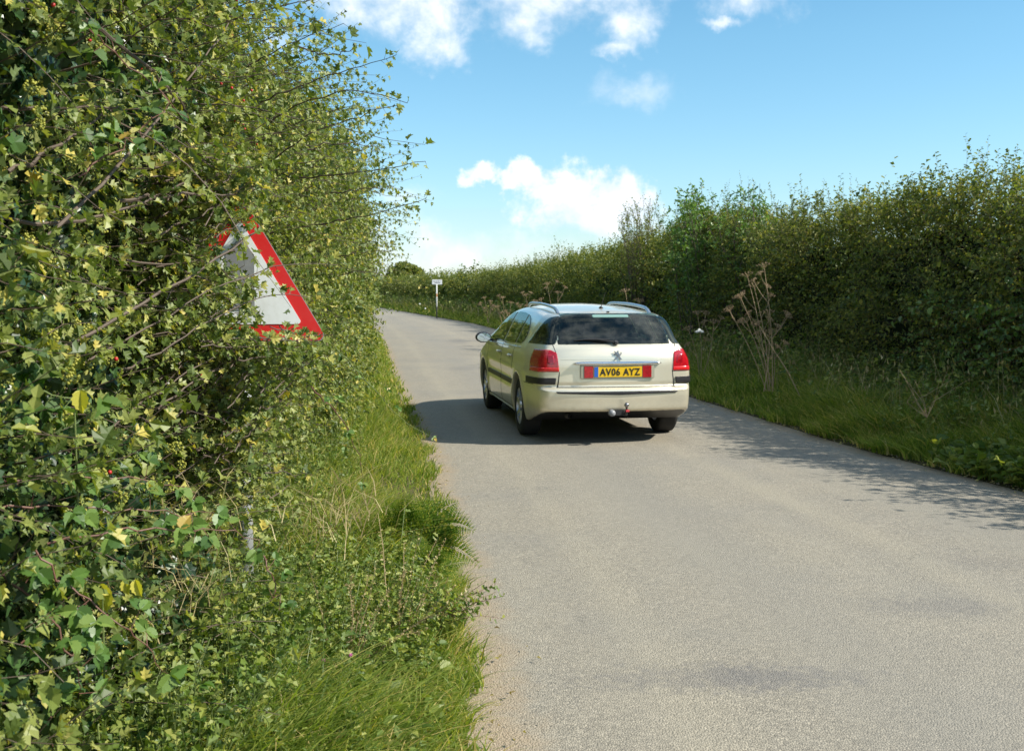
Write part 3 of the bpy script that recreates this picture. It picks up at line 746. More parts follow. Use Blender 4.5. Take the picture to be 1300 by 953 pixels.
# fallen litter and grit at the left road edge
gl = Acc(); n = 420; y = rng.uniform(3.3, 14, n); x = LE(y) + np.abs(rng.normal(.02, .09, n))
gl.add(*leaves(np.stack([x, y, np.full(n, .012)], -1), nrm(rng.normal(0, 1, (n, 3)) * np.array([1, 1, .05])), nrm(np.array([0, 0, 1.]) + rng.normal(0, .3, (n, 3))), rng.uniform(.012, .04, n), SIM, width=.5))
n = 500; y = rng.uniform(7, 26, n); x = RE(y) - np.abs(rng.normal(.02, .12, n))
gl.add(*leaves(np.stack([x, y, np.full(n, .012)], -1), nrm(rng.normal(0, 1, (n, 3)) * np.array([1, 1, .05])), nrm(np.array([0, 0, 1.]) + rng.normal(0, .3, (n, 3))), rng.uniform(.015, .045, n), SIM, width=.5))
o = gl.build('leaf_litter', M['straw']); tag(o, 'tiny dry leaves and straw lying along the road edges', 'litter', kind='stuff')
st = Acc(); n = 1500; y = rng.uniform(3.3, 16, n)
x = np.where(rng.random(n) < .6, LE(y) + np.abs(rng.normal(.03, .14, n)), RE(y) - np.abs(rng.normal(.03, .2, n)))
iv8 = iv * np.array([1, 1, .6])
for p_, r_ in zip(np.stack([x, y, np.full(n, .010)], -1), rng.uniform(.002, .0065, n)): st.add(iv8 * r_ + p_, ifc)
o = st.build('grit', M['grit'] if 'grit' in M else simple('grit_stone', (.34, .29, .22), .9, vary=.4, scale=60)); tag(o, 'loose grit along the road edges', 'grit', kind='stuff')

# ------------------------------------------------------------------ ivy on the left
iv0 = empty('ivy', (-1.35, 3.0, .3)); tag(iv0, 'glossy dark ivy with yellow green flower heads climbing in the far left of the hedge', 'ivy')
aI, aF, aS = Acc(), Acc(), Acc()
n = 9500; y = rng.uniform(1.9, 5.2, n) ; q = rng.uniform(.12, .72, n)
keep = rng.random(n) < np.clip(1.5 - (y - 2.6) * .55, .08, 1); y, q = y[keep], q[keep]; n = len(y)
P, Nn = hedge_pt('L', y, q); P -= Nn * rng.uniform(.12, .42, (n, 1))
aI.add(*leaves(P, nrm(rng.normal(0, 1, (n, 3)) + np.array([0, 0, -.8])), nrm(Nn + rng.normal(0, .45, (n, 3)) + np.array([0, 0, .3])), rng.uniform(.035, .07, n), IVY))
def umbel(acc, accS, c, r, nb=22):
    dirs = nrm(rng.normal(0, 1, (nb, 3)))
    for d_ in dirs: acc.add(iv * (r * .22) + (c + d_ * r), ifc)
    accS.add(*tubes(np.stack([np.repeat([c], nb, 0), c + dirs * r], 1), np.full(nb, .0006), np.full(nb, .0006), 3))
    accS.add(*tubes(np.array([[c, c + np.array([-.03, 0, -.05])]]), np.array([.0015]), np.array([.0015]), 3))
ivy_heads = []
for k in range(95):
    yy = rng.uniform(2.3, 4.1); qq_ = rng.uniform(.12, .72); Pp, Nq = hedge_pt('L', np.array([yy]), np.array([qq_]))
    c0 = Pp[0] - Nq[0] * rng.uniform(.0, .16)
    aF, aS2 = Acc(), Acc()
    umbel(aF, aS, c0, rng.uniform(.014, .022), 30)
    aF.build('flower_head', M['flower'], iv0, True).location = -iv0.location
under(iv0.location, aI.build('leaves', M['ivy'], iv0)); under(iv0.location, aS.build('flower_stalks', M['stem'], iv0))

# ------------------------------------------------------------------ brambles
def bramble(label, stems, nl, ls, group=None, mat='bram', stem='redstem'):
    b0 = empty('bramble', tuple(U(*stems[0][0]))); tag(b0, label, 'bramble', group)
    a1 = Acc()
    for pts in stems:
        a2 = Acc()
        P = catm([U(*p) for p in pts], 16); P[1:-1] += rng.normal(0, .006, P[1:-1].shape)
        V, Fq = tubes(P[None], np.array([.0030]), np.array([.0011]), 6); a2.add(V, Fq)
        kk = rng.integers(1, 15, 26)      # thorns
        th = nrm(rng.normal(0, 1, (26, 3))); a2.add(*tubes(np.stack([P[kk], P[kk] + th * .008], 1), np.full(26, .0012), np.full(26, .0001), 3))
        for i in np.linspace(2, 15, nl).astype(int):
            Tg = nrm(P[min(i + 1, 15)] - P[i - 1]); side = nrm(np.cross(Tg, rng.normal(0, 1, 3)))
            pt = P[i] + side * .045 + np.array([0, 0, .012])
            a2.add(*tubes(np.array([[P[i], pt]]), np.array([.0013]), np.array([.0009]), 3))
            up = np.array([.35, -.55, .65]) + rng.normal(0, .25, 3)
            fwd = nrm(side + Tg * .5)
            lat = nrm(np.cross(up, fwd))
            al = np.array([fwd, nrm(fwd * .25 + lat), nrm(fwd * .25 - lat)])
            a1.add(*leaves(np.repeat([pt], 3, 0), al, np.repeat([up], 3, 0) + rng.normal(0, .2, (3, 3)), ls * rng.uniform(.8, 1.15, 3), OVA, curl=.6))
        a2.build('stem', M[stem], b0).location = -b0.location
    a1.build('leaves', M[mat], b0).location = -b0.location
    return b0
bramble('bramble with three long pinkish stems reaching right across the lower left bank',
        [[(-40, 612, 2.6), (60, 610, 2.8), (160, 608, 3.0), (248, 625, 3.2)], [(-30, 650, 2.5), (80, 643, 2.7), (200, 648, 2.9), (262, 650, 3.1)],
         [(60, 690, 2.6), (130, 675, 2.7), (230, 670, 2.9), (330, 685, 3.1)]], 9, .044)
bramble('bramble stem sloping down to the right past the large leaves at the bottom left',
        [[(40, 690, 2.5), (90, 745, 2.55), (150, 790, 2.6), (205, 850, 2.7)], [(0, 725, 2.5), (30, 750, 2.5), (70, 800, 2.5), (100, 880, 2.6)]], 7, .048)
bramble('bramble with a red stem climbing from the bottom left corner', [[(-20, 850, 2.5), (30, 815, 2.55), (80, 780, 2.6), (110, 765, 2.7)], [(60, 860, 2.6), (58, 900, 2.6), (70, 960, 2.6)]], 5, .048)
bramble('bramble shoot arching over the grass beside the left road edge', [[(395, 490, 4.6), (425, 520, 4.8), (450, 560, 5.0), (462, 610, 5.1)], [(330, 700, 3.6), (345, 730, 3.6), (355, 775, 3.6)]], 5, .035)
bramble('long yellowish bramble shoot pointing at the car from the left hedge', [[(425, 440, 5.6), (470, 490, 6.0), (515, 535, 6.4), (545, 553, 6.6)]], 5, .03, stem='stem')
bramble('bramble among the hawthorn above the warning sign with arching red stems',
        [[(90, 15, 2.9), (150, 70, 3.1), (200, 115, 3.2), (240, 150, 3.3)], [(100, 225, 3.0), (150, 190, 3.1), (215, 130, 3.2)]], 9, .045)
bramble('bramble patch with broad pale leaves halfway up the left edge of the hedge',
        [[(-20, 560, 2.6), (30, 500, 2.65), (70, 500, 2.7), (110, 540, 2.8)], [(-10, 520, 2.6), (20, 470, 2.65), (60, 455, 2.7)]], 8, .052, mat='nettle', stem='stem')
# right hedge brambles, in shade
for k, (yy, tt0, lab) in enumerate(((9.6, 1.55, 'bramble mound at the foot of the right hedge near the right edge of the view'),
                              (12.5, 1.5, 'bramble mound in the right hedge just right of the tall dead stalks'),
                              (11.0, 1.5, 'bramble mound between the two others under the dark right hedge'))):
    b0 = empty('bramble', (RE(yy) + tt0 + .2, yy, .3)); tag(b0, lab, 'bramble')
    a1, a2 = Acc(), Acc(); n = 150
    S = np.stack([rng.uniform(.0, .6, n), rng.normal(0, .75, n), rng.uniform(0, 1.25, n)], -1)
    D = nrm(np.stack([-np.ones(n), rng.normal(0, .6, n), rng.uniform(.0, .8, n)], -1))
    sprigs(S, D, rng.uniform(.3, .6, n), np.stack([0 * S[:, 0], 0 * S[:, 0], -.35 * np.ones(n)], -1), 15, .06, OVA, D, a1, a2, r0=.004, r1=.0015, ang=1.2)
    a1.build('leaves', M['bram'], b0); a2.build('stems', M['redstem'], b0)

# ------------------------------------------------------------------ nettles
def nettle(base, h, label, n=1, mat='nettle', group=None, ls=.058):
    b0 = empty('nettle', base); tag(b0, label, 'nettle', group)
    a1, a2 = Acc(), Acc()
    for k in range(n):
        P = np.array([[0, 0, 0], [.02, 0, h * .35], [.01, .03, h * .7], [.05, 0, h]]) + np.array([rng.normal(0, .06), rng.normal(0, .06), 0]) + rng.normal(0, .015, (4, 3)); P[0, 2] = 0
        V, F = tubes(P[None], np.array([.004]), np.array([.0018]), 5); a2.add(V, F)
        for j in range(7):
            t_ = .3 + .7 * j / 6; zz = np.array([np.interp(t_, [0, .35, .7, 1], P[:, i]) for i in range(3)])
            an = j * 1.57 + rng.normal(0, .2)
            for s_ in (0, np.pi):
                al = np.array([math.cos(an + s_), math.sin(an + s_), rng.uniform(-.35, .1)])
                a1.add(*leaves((zz + al * .02)[None], al[None], np.array([[0, -.2, 1.]]) + rng.normal(0, .2, (1, 3)), np.array([ls * (1.15 - .5 * t_) * rng.uniform(.85, 1.15)]), OVA, curl=.7))
    a1.build('leaves', M[mat], b0).visible_camera = True; a2.build('stems', M['stem'], b0)
    return b0
for px, py, d, h, n, lab in ((60, 800, 2.75, .62, 4, 'nettle clump with large pale leaves at the left edge below the ivy'),
                             (170, 850, 2.9, .42, 3, 'short nettle clump with yellowing leaves near the bottom left'),
                             (150, 700, 3.1, .5, 3, 'nettle clump at the foot of the hedge between the bramble stems'),
                             (250, 880, 3.1, .30, 3, 'small nettle clump close to the camera at the bottom')):
    p = U(px, py, d); nettle((p.x, p.y, .1), h, lab, n)
# yellow leaf nettle tops
b0 = empty('nettle', tuple(U(135, 745, 2.75))); tag(b0, 'wilting nettle top with drooping bright yellow leaves', 'nettle')
m_y = leafmat('yellowing_leaf', [(0, (.42, .40, .06)), (1, (.55, .50, .08))], .5, .4, .4, pale=0, patch=.2)
aY = Acc(); aY.add(*leaves(np.array([[0, 0, 0], [.05, 0, .02], [.075, 0, .02], [-.012, -.01, .01]]), np.array([[-.1, 0, -1.], [.1, 0, -1], [.3, 0, -1], [.5, 0, -.6]]), np.array([[0, -1, .3]] * 4) , np.array([.075, .045, .05, .04]), OVA))
aY.build('leaves', m_y, b0); aS = Acc(); aS.add(*tubes(np.array([[[-.01, .0, -.25], [-.01, 0, 0.0], [.09, 0, .04]]], float), np.array([.003]), np.array([.001]), 5)); aS.build('stems', M['stem'], b0)
b0 = empty('nettle', tuple(U(102, 500, 2.7))); tag(b0, 'single yellow toothed leaf on a nettle above the pink bramble stems', 'nettle')
aY = Acc(); aY.add(*leaves(np.array([[0, 0, .01]]), np.array([[.05, 0, -1.]]), np.array([[0.2, -1, .3]]), np.array([.062]), OVA)); aY.build('leaves', m_y, b0)
aS = Acc(); aS.add(*tubes(np.array([[[-.02, .02, -.3], [-.015, 0, -.05], [0, 0, 0.012]]], float), np.array([.003]), np.array([.001]), 5)); aS.build('stems', M['stem'], b0)

# ------------------------------------------------------------------ ferns at the left road edge
def fern(base, fronds, label):
    b0 = empty('fern', base); tag(b0, label, 'fern')
    for (dx, dy, dz, droop) in fronds:
        a1, a2 = Acc(), Acc()
        tt_ = np.linspace(0, 1, 24)
        P = np.stack([dx * tt_, dy * tt_, dz * tt_ - droop * tt_ ** 2.2], -1); a2.add(*tubes(P[None], np.array([.0028]), np.array([.0008]), 4))
        Tg = nrm(np.gradient(P, axis=0)); side = nrm(np.cross(Tg, nrm(np.array([.1, -.85, .55]))))
        Lf = float(np.linalg.norm([dx, dy, dz]))
        for i in range(4, 24):
            ln = Lf * .34 * (1 - ((i - 6) / 19) ** 1.1 if i > 6 else .8); ln = max(ln, .012)
            for s_ in (-1, 1):
                al = nrm(side[i] * s_ + Tg[i] * .35); m_ = 9; q = np.linspace(.1, 1, m_)
                Q = P[i] + al * ln * q[:, None] - np.array([0, 0, 1]) * (.12 * ln * q ** 2)[:, None]
                for s2 in (-1, 1):
                    a1.add(*leaves(Q, nrm(al * .45 + s2 * Tg[i])[None].repeat(m_, 0), np.array([[.1, -.85, .55]]).repeat(m_, 0) + rng.normal(0, .12, (m_, 3)), ln * .26 * (1.1 - q * .8), NEE if False else SIM, width=.75))
        f_ = a1.build('frond', M['fern'], b0); a2.build('stalk', M['stem'], f_)
p = U(500, 600, 6.2)
fern((LE(6.2) - .22, 6.2, .08), [(.40, -.1, .52, .34), (.30, .12, .50, .2), (.02, -.2, .52, .12), (.44, -.2, .34, .34), (-.1, -.1, .50, .15)], 'green fern leaning over the road edge left of the car shadow')
fern((LE(5.6) - .20, 5.6, .08), [(.20, -.12, .34, .16), (.30, .1, .22, .12), (-.1, -.2, .3, .1), (.05, .1, .36, .12)], 'smaller fern just in front of the leaning one at the left road edge')
# leggy weed reaching over the asphalt
sp0 = empty('weed', (LE(4.9) - .16, 4.9, .06)); tag(sp0, 'leggy leafy weed sticking out over the asphalt nearest the camera on the left', 'weed')
a1, a2 = Acc(), Acc(); n = 26
S = rng.normal(0, .012, (n, 3)) * np.array([1, 2.2, 0]); D = nrm(np.stack([rng.uniform(-.1, .9, n), rng.normal(0, .35, n), rng.uniform(.5, 1.2, n)], -1))
sprigs(S, D, rng.uniform(.22, .46, n), np.stack([0 * S[:, 0] + .1, 0 * S[:, 0], -.25 * np.ones(n)], -1), 20, .026, MED, D * .3, a1, a2, r0=.0025, ang=1.2)
a1.build('leaves', M['herb'], sp0); a2.build('stems', M['redstem'], sp0)
# mugwort-like dry greyish stems
for px, py, d, lab in ((440, 700, 4.2, 'dry brown seeding weed stems in the middle of the left bank'), (505, 690, 4.6, 'dry purplish dock stems at the left road edge in front of the ferns')):
    p = U(px, py, d); q0 = empty('dry_weed', (p.x, p.y, .08)); tag(q0, lab, 'dry weed'); a1, a2 = Acc(), Acc(); n = 9
    S = rng.normal(0, .002, (n, 3)) * np.array([1, 1, 0]); D = nrm(np.stack([rng.normal(.25, .35, n), rng.normal(0, .3, n), np.ones(n)], -1))
    sprigs(S, D, rng.uniform(.35, .6, n), rng.normal(0, .15, (n, 3)), 60, .012, SIM, D * .3, a1, a2, r0=.0025, ang=1.0, rndn=1.0)
    a1.build('seed_heads', M['straw'], q0); a2.build('stems', M['dry'], q0)

# ------------------------------------------------------------------ dead hogweed
def hogweed(base, specs, label, scale=1.0, group='dead hogweed stalks along the right verge'):
    b0 = empty('dead_hogweed', base); tag(b0, label, 'dead plant', group)
    for (dx, h, subs) in specs:
        a2 = Acc()
        top = np.array([dx, rng.normal(0, .06), h]); bs = np.array([rng.normal(0, .05), rng.normal(0, .05), 0])
        P = np.stack([bs + (top - bs) * t_ + np.array([.04 * math.sin(3 * t_), 0, 0]) for t_ in np.linspace(0, 1, 8)]); a2.add(*tubes(P[None], np.array([.0065 * scale]), np.array([.0035 * scale]), 6))
        heads = [(P[-1], nrm(P[-1] - P[-2]), .10)]
        for k in range(subs):
            i = rng.integers(3, 7); s_ = rng.choice([-1, 1]); ln = rng.uniform(.14, .38)
            dv = nrm(np.array([s_ * rng.uniform(.35, .8), rng.normal(0, .3), 1.0])); e_ = P[i] + dv * ln
            a2.add(*tubes(np.array([[P[i], P[i] + dv * ln * .5 + np.array([s_ * .015, 0, 0]), e_]]), np.array([.004 * scale]), np.array([.0025 * scale]), 5)); heads.append((e_, dv, .065))
        stalk = a2.build('stalk', M['dry'], b0)
        for (c, dv, r) in heads:
            a1 = Acc()
            m_ = 16; an = np.arange(m_) * 2.4; rr = r * np.sqrt((np.arange(m_) + .5) / m_) * scale ** .5
            x_ = nrm(np.cross(dv, [0, 1, .1])); y_ = np.cross(dv, x_)
            E = c + dv * r * .75 + np.outer(np.cos(an) * rr, x_) + np.outer(np.sin(an) * rr, y_) - np.outer(rr ** 2 / r * .3, dv)
            a1.add(*tubes(np.stack([np.repeat([c], m_, 0), (c + E) / 2 + dv * .008, E], 1), np.full(m_, .0014 * scale), np.full(m_, .001 * scale), 3))
            for e2 in E:
                v8 = nrm(rng.normal(0, 1, (7, 3)) + dv) * .012 * scale
                a1.add(*leaves(np.repeat([e2], 7, 0), v8, rng.normal(0, 1, (7, 3)), np.full(7, .013 * scale), SIM, width=1.3))
            a1.build('umbel', M['dry'], stalk)
    return b0
yb = 14.2; xb = U(980, 400, yb).x
hogweed((xb, yb, .28), [(-.12, 1.62, 4), (-.30, 1.50, 3), (-.42, 1.22, 2), (-.22, 1.36, 3), (-.04, 1.0, 3), (-.55, 1.05, 1), (-.02, .75, 1), (-.34, .9, 1)], 'tallest cluster of pale dead hogweed stalks against the dark right hedge')
y2 = 13.4; x2 = U(1016, 440, y2).x
q0 = empty('dead_hogweed', (x2, y2, .3)); tag(q0, 'one long dead stalk leaning left into the tallest hogweed cluster', 'dead plant')
a2 = Acc(); P = np.array([[0, 0, 0], [-.14, .05, .30], [-.30, .12, .56], [-.46, .2, .86]]); a2.add(*tubes(P[None], np.array([.007]), np.array([.0045]), 6)); a2.build('stalk', M['dry'], q0)
for px, yb, h, sc_, lab in ((893, 17.5, 1.0, 1.1, 'low dead hogweed just right of the car'), 
                     (700, 26, 1.50, 1.2, 'dead hogweed seen just above the car roof on its left'), 
                     (800, 21, 1.35, 1.3, 'dead hogweed seen above the right roof rail of the car'), (642, 33, 1.1, 1.4, 'dead hogweed on the verge left of the car roof'),
                     (672, 30, 1.2, 1.3, 'dead hogweed just left of the left roof rail of the car'), (618, 44, 1.0, 1.6, 'farthest dead hogweed on the verge right of the small white sign')):
    x_ = U(px, 400, yb).x
    hogweed((x_, yb, .2), [(-.1, h, 2), (.15, h * .86, 2), (-.25, h * .75, 1)], lab, sc_)
# bare twigs low in the right hedge
q0 = empty('dead_branch', (U(1178, 460, 9.9).x, 9.9, .45)); tag(q0, 'grey bare forked twigs in front of the brambles on the right', 'dead branch')
a2 = Acc()
for k in range(9):
    P = np.array([[0, 0, 0], [rng.normal(0, .08), 0, .14], [rng.normal(-.05, .2), rng.normal(0, .1), .32 + rng.uniform(0, .18)]]); a2.add(*tubes(P[None], np.array([.0035]), np.array([.001]), 4))
a2.build('twigs', M['dry'], q0)
# flowers
def flower_plant(name, label, base, heads, mat, r, leafy=True):
    b0 = empty(name, base); tag(b0, label, 'flower'); stx = Acc()
    for (dx, dy, h) in heads:
        stx.add(*tubes(np.array([[[0, 0, 0], [dx * .4, dy * .4, h * .5], [dx, dy, h]]], float), np.array([.0025]), np.array([.0015]), 4))
        a1 = Acc(); m_ = 12; an = np.arange(m_) / m_ * 2 * np.pi
        al = np.stack([np.cos(an), np.sin(an) * .8, .15 + 0 * an], -1); al = nrm(al @ np.array([[1, 0, 0], [0, .6, .6], [0, -.4, .8]]))
        a1.add(*leaves(np.repeat([[dx, dy, h]], m_, 0), al, np.repeat([[0, -.6, 1.]], m_, 0), np.full(m_, r), SIM)); a1.add(iv * r * .35 + np.array([dx, dy, h]), ifc)
        a1.build('flower_head', mat, b0)
    stx.build('stems', M['stem'], b0)
p = U(1248, 535, 8.8); flower_plant('ragwort', 'yellow ragwort flowers in the shaded grass near the right edge', (RE(8.8) + .78, 8.8, .15), [(-.04, 0, .36), (.0, -.02, .32), (.07, 0, .42), (.10, .02, .40), (.03, .05, .44)], M['yellow'], .012)
flower_plant('cow_parsley', 'small white flower head in the verge right of the car', (U(888, 432, 15.8).x, 15.8, .3), [(0, 0, .72), (.04, 0, .70), (-.04, 0, .70), (.0, .02, .73), (.02, -.02, .71), (-.02, -.02, .71)], M['white'], .026)
flower_plant('cow_parsley', 'pale flower on the far verge just left of the small white sign', (U(535, 392, 60).x, 59, .4), [(0, 0, .35), (.3, 0, .1)], M['white'], .06)
flower_plant('clover', 'small pink flowers low on the left bank', (U(410, 730, 3.9).x, 3.9, .12), [(0, 0, .16), (.04, .02, .13), (.1, 0, .18)], simple('pink_petal', (.45, .12, .28), .6), .008)

# ================================================================== SIGNS
def poly_ext(pts, y0, y1):
    bm = bmesh.new(); a_ = [bm.verts.new((x, y0, z)) for x, z in pts]; b_ = [bm.verts.new((x, y1, z)) for x, z in pts]
    bm.faces.new(a_); bm.faces.new(b_[::-1]); n_ = len(pts)
    for i in range(n_): bm.faces.new((a_[(i + 1) % n_], a_[i], b_[i], b_[(i + 1) % n_]))
    bmesh.ops.recalc_face_normals(bm, faces=bm.faces); return bm
def round_tri(side, r, seg=8):
    h = side * math.sqrt(3) / 2; C = [(-side / 2, 0), (side / 2, 0), (0, h)]; out = []
    cx, cz = 0, h / 3; k = r * 2
    for (x, z), a0 in zip(C, (-150, -30 - 0, 90)):
        dx, dz = cx - x, cz - z; L_ = math.hypot(dx, dz); ox, oz = x + dx / L_ * k, z + dz / L_ * k
        for i in range(seg + 1):
            an = R(a0 - 60 + 120 * i / seg); out.append((ox + math.cos(an) * r, oz + math.sin(an) * r))
    return out
SD = 4.65
pc = U(306, 434, SD); sgn = empty('road_sign', (pc.x, SD, .1), R(9)); tag(sgn, 'red bordered white triangular warning sign half buried in the left hedge', 'road sign')
zb = pc.z - .1
def signpaint(name, col, rough, dirt=(.35, .36, .30), amt=.25):
    m, tt, out = mat_base(name); tc = tt.new('ShaderNodeTexCoord')
    n1 = tt.noise(tc.outputs['Object'], 6, 6, .7); n2 = tt.noise(tc.outputs['Object'], 45, 5, .7)
    f = tt.math('MULTIPLY', tt.sstep(tt.math('ADD', tt.math('MULTIPLY', n1, .6), tt.math('MULTIPLY', n2, .4)), .45, .7), amt)
    c = tt.mix(f, (*col, 1), (*dirt, 1)); p = tt.new('ShaderNodeBsdfPrincipled', i_Roughness=rough); tt.l.new(c, p.inputs['Base Color']); tt.l.new(p.outputs[0], out.inputs[0]); return m
S_ = .75; H_ = S_ * math.sqrt(3) / 2
def shift(pts, dz): return [(x, z + dz) for x, z in pts]
backm = simple('sign_back_grey', (.25, .26, .26), .55)
pl = bm_obj('plate', poly_ext(shift(round_tri(S_, .028), zb), 0, .003), backm, sgn)
rd = bm_obj('red_border', poly_ext(shift(round_tri(S_ - .012, .026), zb + .004), -.003, -.0003), signpaint('sign_red', (.62, .015, .015), .35, (.5, .1, .08), .25), sgn)
wi = bm_obj('white_field', poly_ext(shift(round_tri(S_ * .70, .012), zb + H_ * .118), -.0058, -.0033), signpaint('sign_white', (.74, .76, .76), .35), sgn)
gz = zb + H_ * .118
gm = signpaint('sign_symbol', (.20, .205, .21), .4, (.32, .33, .31), .5)
bar = bm_obj('symbol', poly_ext([(-.060, gz + .06), (.060, gz + .06), (.060, gz + .30), (0, gz + .375), (-.060, gz + .30)], -.0083, -.0062), gm, sgn)
bar2 = bm_obj('side_arm', poly_ext([(-.16, gz + .12), (-.063, gz + .12), (-.063, gz + .175), (-.125, gz + .175)], -.0083, -.0062), gm, bar)
bm = bmesh.new(); bmesh.ops.create_cone(bm, cap_ends=True, segments=20, radius1=.038, radius2=.038, depth=zb + .5, matrix=Matrix.Translation((0, .046, (zb + .5) / 2 - .1))); bm_obj('post', bm, simple('galvanised_post', (.36, .37, .37), .6, .1, vary=.25), sgn, True)
for zc in (zb + .12, zb + .34):
    cb = bmesh.new(); bmesh.ops.create_cube(cb, size=1, matrix=Matrix.Translation((0, .0055, zc)) @ Matrix.Diagonal((.12 if zc < zb + .2 else .09, .004, .03, 1))); bm_obj('clip', cb, backm, sgn)
# small far sign on a post
fp = U(554.5, 392, 58); fs = empty('road_sign', (fp.x, 58, .2), R(6)); tag(fs, 'small white name board on a thin white post in front of the distant right hedge', 'road sign')
zt = U(554.5, 355, 58).z - .2
b_ = bmesh.new(); bmesh.ops.create_cube(b_, size=1, matrix=Matrix.Translation((.02, 0, zt - .13)) @ Matrix.Diagonal((.54, .03, .26, 1))); bmesh.ops.bevel(b_, geom=b_.edges[:], offset=.008, segments=2, affect='EDGES'); bd = bm_obj('board', b_, signpaint('board_white', (.78, .78, .78), .4, amt=.1), fs)
dkm = simple('sign_lettering', (.06, .06, .08), .5)
for z_, w_, x_ in ((zt - .085, .40, 0.0), (zt - .165, .32, .03)):      # the lettering is too small to read in the photograph: rows of unreadable marks
    for i in range(9):
        lw = w_ / 9; c_ = bmesh.new(); bmesh.ops.create_cube(c_, size=1, matrix=Matrix.Translation((x_ - w_ / 2 + lw * (i + .5), -.0175, z_)) @ Matrix.Diagonal((lw * rng.uniform(.4, .75), .002, .035, 1))); bm_obj('lettering', c_, dkm, bd)
b_ = bmesh.new(); bmesh.ops.create_cone(b_, cap_ends=True, segments=12, radius1=.035, radius2=.035, depth=zt - .26 + .2, matrix=Matrix.Translation((.0, .0, (zt - .26) / 2 - .1)))
pm, ptt, pout = mat_base('striped_post')
tcn = ptt.new('ShaderNodeTexCoord'); sx = ptt.new('ShaderNodeSeparateXYZ'); ptt.l.new(tcn.outputs['Object'], sx.inputs[0])
band_ = ptt.math('MULTIPLY', ptt.math('GREATER_THAN', sx.outputs[2], .95), ptt.math('LESS_THAN', sx.outputs[2], 1.12))
cc = ptt.mix(band_, (.62, .62, .60, 1), (.45, .20, .08, 1)); cc = ptt.mix(ptt.math('LESS_THAN', sx.outputs[2], .42), cc, (.12, .12, .12, 1))
pp = ptt.new('ShaderNodeBsdfPrincipled', i_Roughness=.5); ptt.l.new(cc, pp.inputs['Base Color']); ptt.l.new(pp.outputs[0], pout.inputs[0])
bm_obj('post', b_, pm, fs, True)

# ================================================================== THE CAR
CAR = empty('estate_car', (.955 + .1633, 12.2 - .9866, 0), R(9.4))
tag(CAR, 'pale gold estate car with roof rails and tow bar driving away down the lane', 'car')
YR, YF, WR = 1.0, 3.725, .325
def sm(x, xs, ys_):
    """smooth interpolation through a table"""
    xs = np.array(xs, float); ys_ = np.array(ys_, float)
    m = np.gradient(ys_, xs); i = np.clip(np.searchsorted(xs, x) - 1, 0, len(xs) - 2)
    h = xs[i + 1] - xs[i]; t_ = np.clip((x - xs[i]) / h, 0, 1)
    return (2 * t_ ** 3 - 3 * t_ ** 2 + 1) * ys_[i] + (t_ ** 3 - 2 * t_ ** 2 + t_) * h * m[i] + (-2 * t_ ** 3 + 3 * t_ ** 2) * ys_[i + 1] + (t_ ** 3 - t_ ** 2) * h * m[i + 1]
def smax(a_, b_, k):
    h = np.clip(.5 + .5 * (a_ - b_) / k, 0, 1); return b_ + (a_ - b_) * h + k * h * (1 - h)
def body_f(x, y, z):
    ax = np.abs(x)
    w = sm(z, [.10, .20, .30, .45, .62, .80, .94, 1.00, 1.10, 1.25, 1.38, 1.46, 1.6], [.80, .855, .885, .903, .907, .900, .880, .855, .805, .735, .655, .60, .50])
    tail = np.clip((.75 - y) / .75, 0, 1); nose = np.clip((y - 3.85) / .95, 0, 1)
    w = w - .140 * tail ** 2 - .055 * tail * np.clip((z - .86) / .2, 0, 1) - .17 * nose ** 2.4 - np.clip((z - .98) / .4, 0, 1) * (.05 * np.clip((1.5 - y) / 1.5, 0, 1) ** 2 + .05 * np.clip((y - 2.6) / 1.2, 0, 1))
    # sculpted flank: a soft shoulder crease
    w = w + .006 * np.exp(-((z - .74) / .05) ** 2) - .012 * np.exp(-((z - .60) / .09) ** 2) * np.clip((y - 1.2) / .3, 0, 1) * np.clip((3.5 - y) / .3, 0, 1)
    # wheel arch flare
    for yc in (YR, YF):
        r = np.hypot(y - yc, z - WR); w = w + .014 * np.exp(-((r - .40) / .05) ** 2)
    fs_ = ax - w
    yt = sm(z, [.15, .28, .36, .44, .545, .585, .605, .66, .76, .86, .95, 1.02, 1.055, 1.15, 1.27, 1.37, 1.42, 1.5, 1.6], [.10, .045, .018, .008, .0, .008, .048, .052, .055, .060, .080, .115, .150, .225, .325, .425, .56, .9, 1.3])
    yt = yt + .11 * (ax / .85) ** 2.6
    ft = (yt - y) * np.where(z > 1.04, .78, 1.0)
    zt_ = sm(y, [-.2, .3, .7, 1.2, 1.8, 2.4, 2.75, 3.0, 3.4, 3.8, 4.05, 4.4, 4.62, 4.78], [1.33, 1.378, 1.415, 1.445, 1.458, 1.445, 1.40, 1.325, 1.165, .995, .935, .835, .74, .60])
    zt_ = zt_ - .055 * (ax / .6) ** 2 * np.where(y < 2.9, 1, .8)
    fz = (z - zt_) * np.where((y > 2.7), .92, 1.0)
    yn = sm(z, [.15, .25, .4, .55, .7, .8], [4.64, 4.72, 4.763, 4.75, 4.66, 4.5]) - .22 * (ax / .85) ** 2.8
    fn = y - yn
    zb_ = .205 + .145 * np.clip((.62 - y) / .5, 0, 1) + .0 * y
    fb = zb_ - z
    f = smax(fs_, fz, .075)
    f = smax(f, ft, np.where(z > .62, .05, .07))
    f = smax(f, fn, .06); f = smax(f, fb, .035)
    for yc in (YR, YF):
        r = np.hypot(y - yc, z - WR)
        f = np.maximum(f, -np.maximum(r - .372, .60 - ax))
    return f
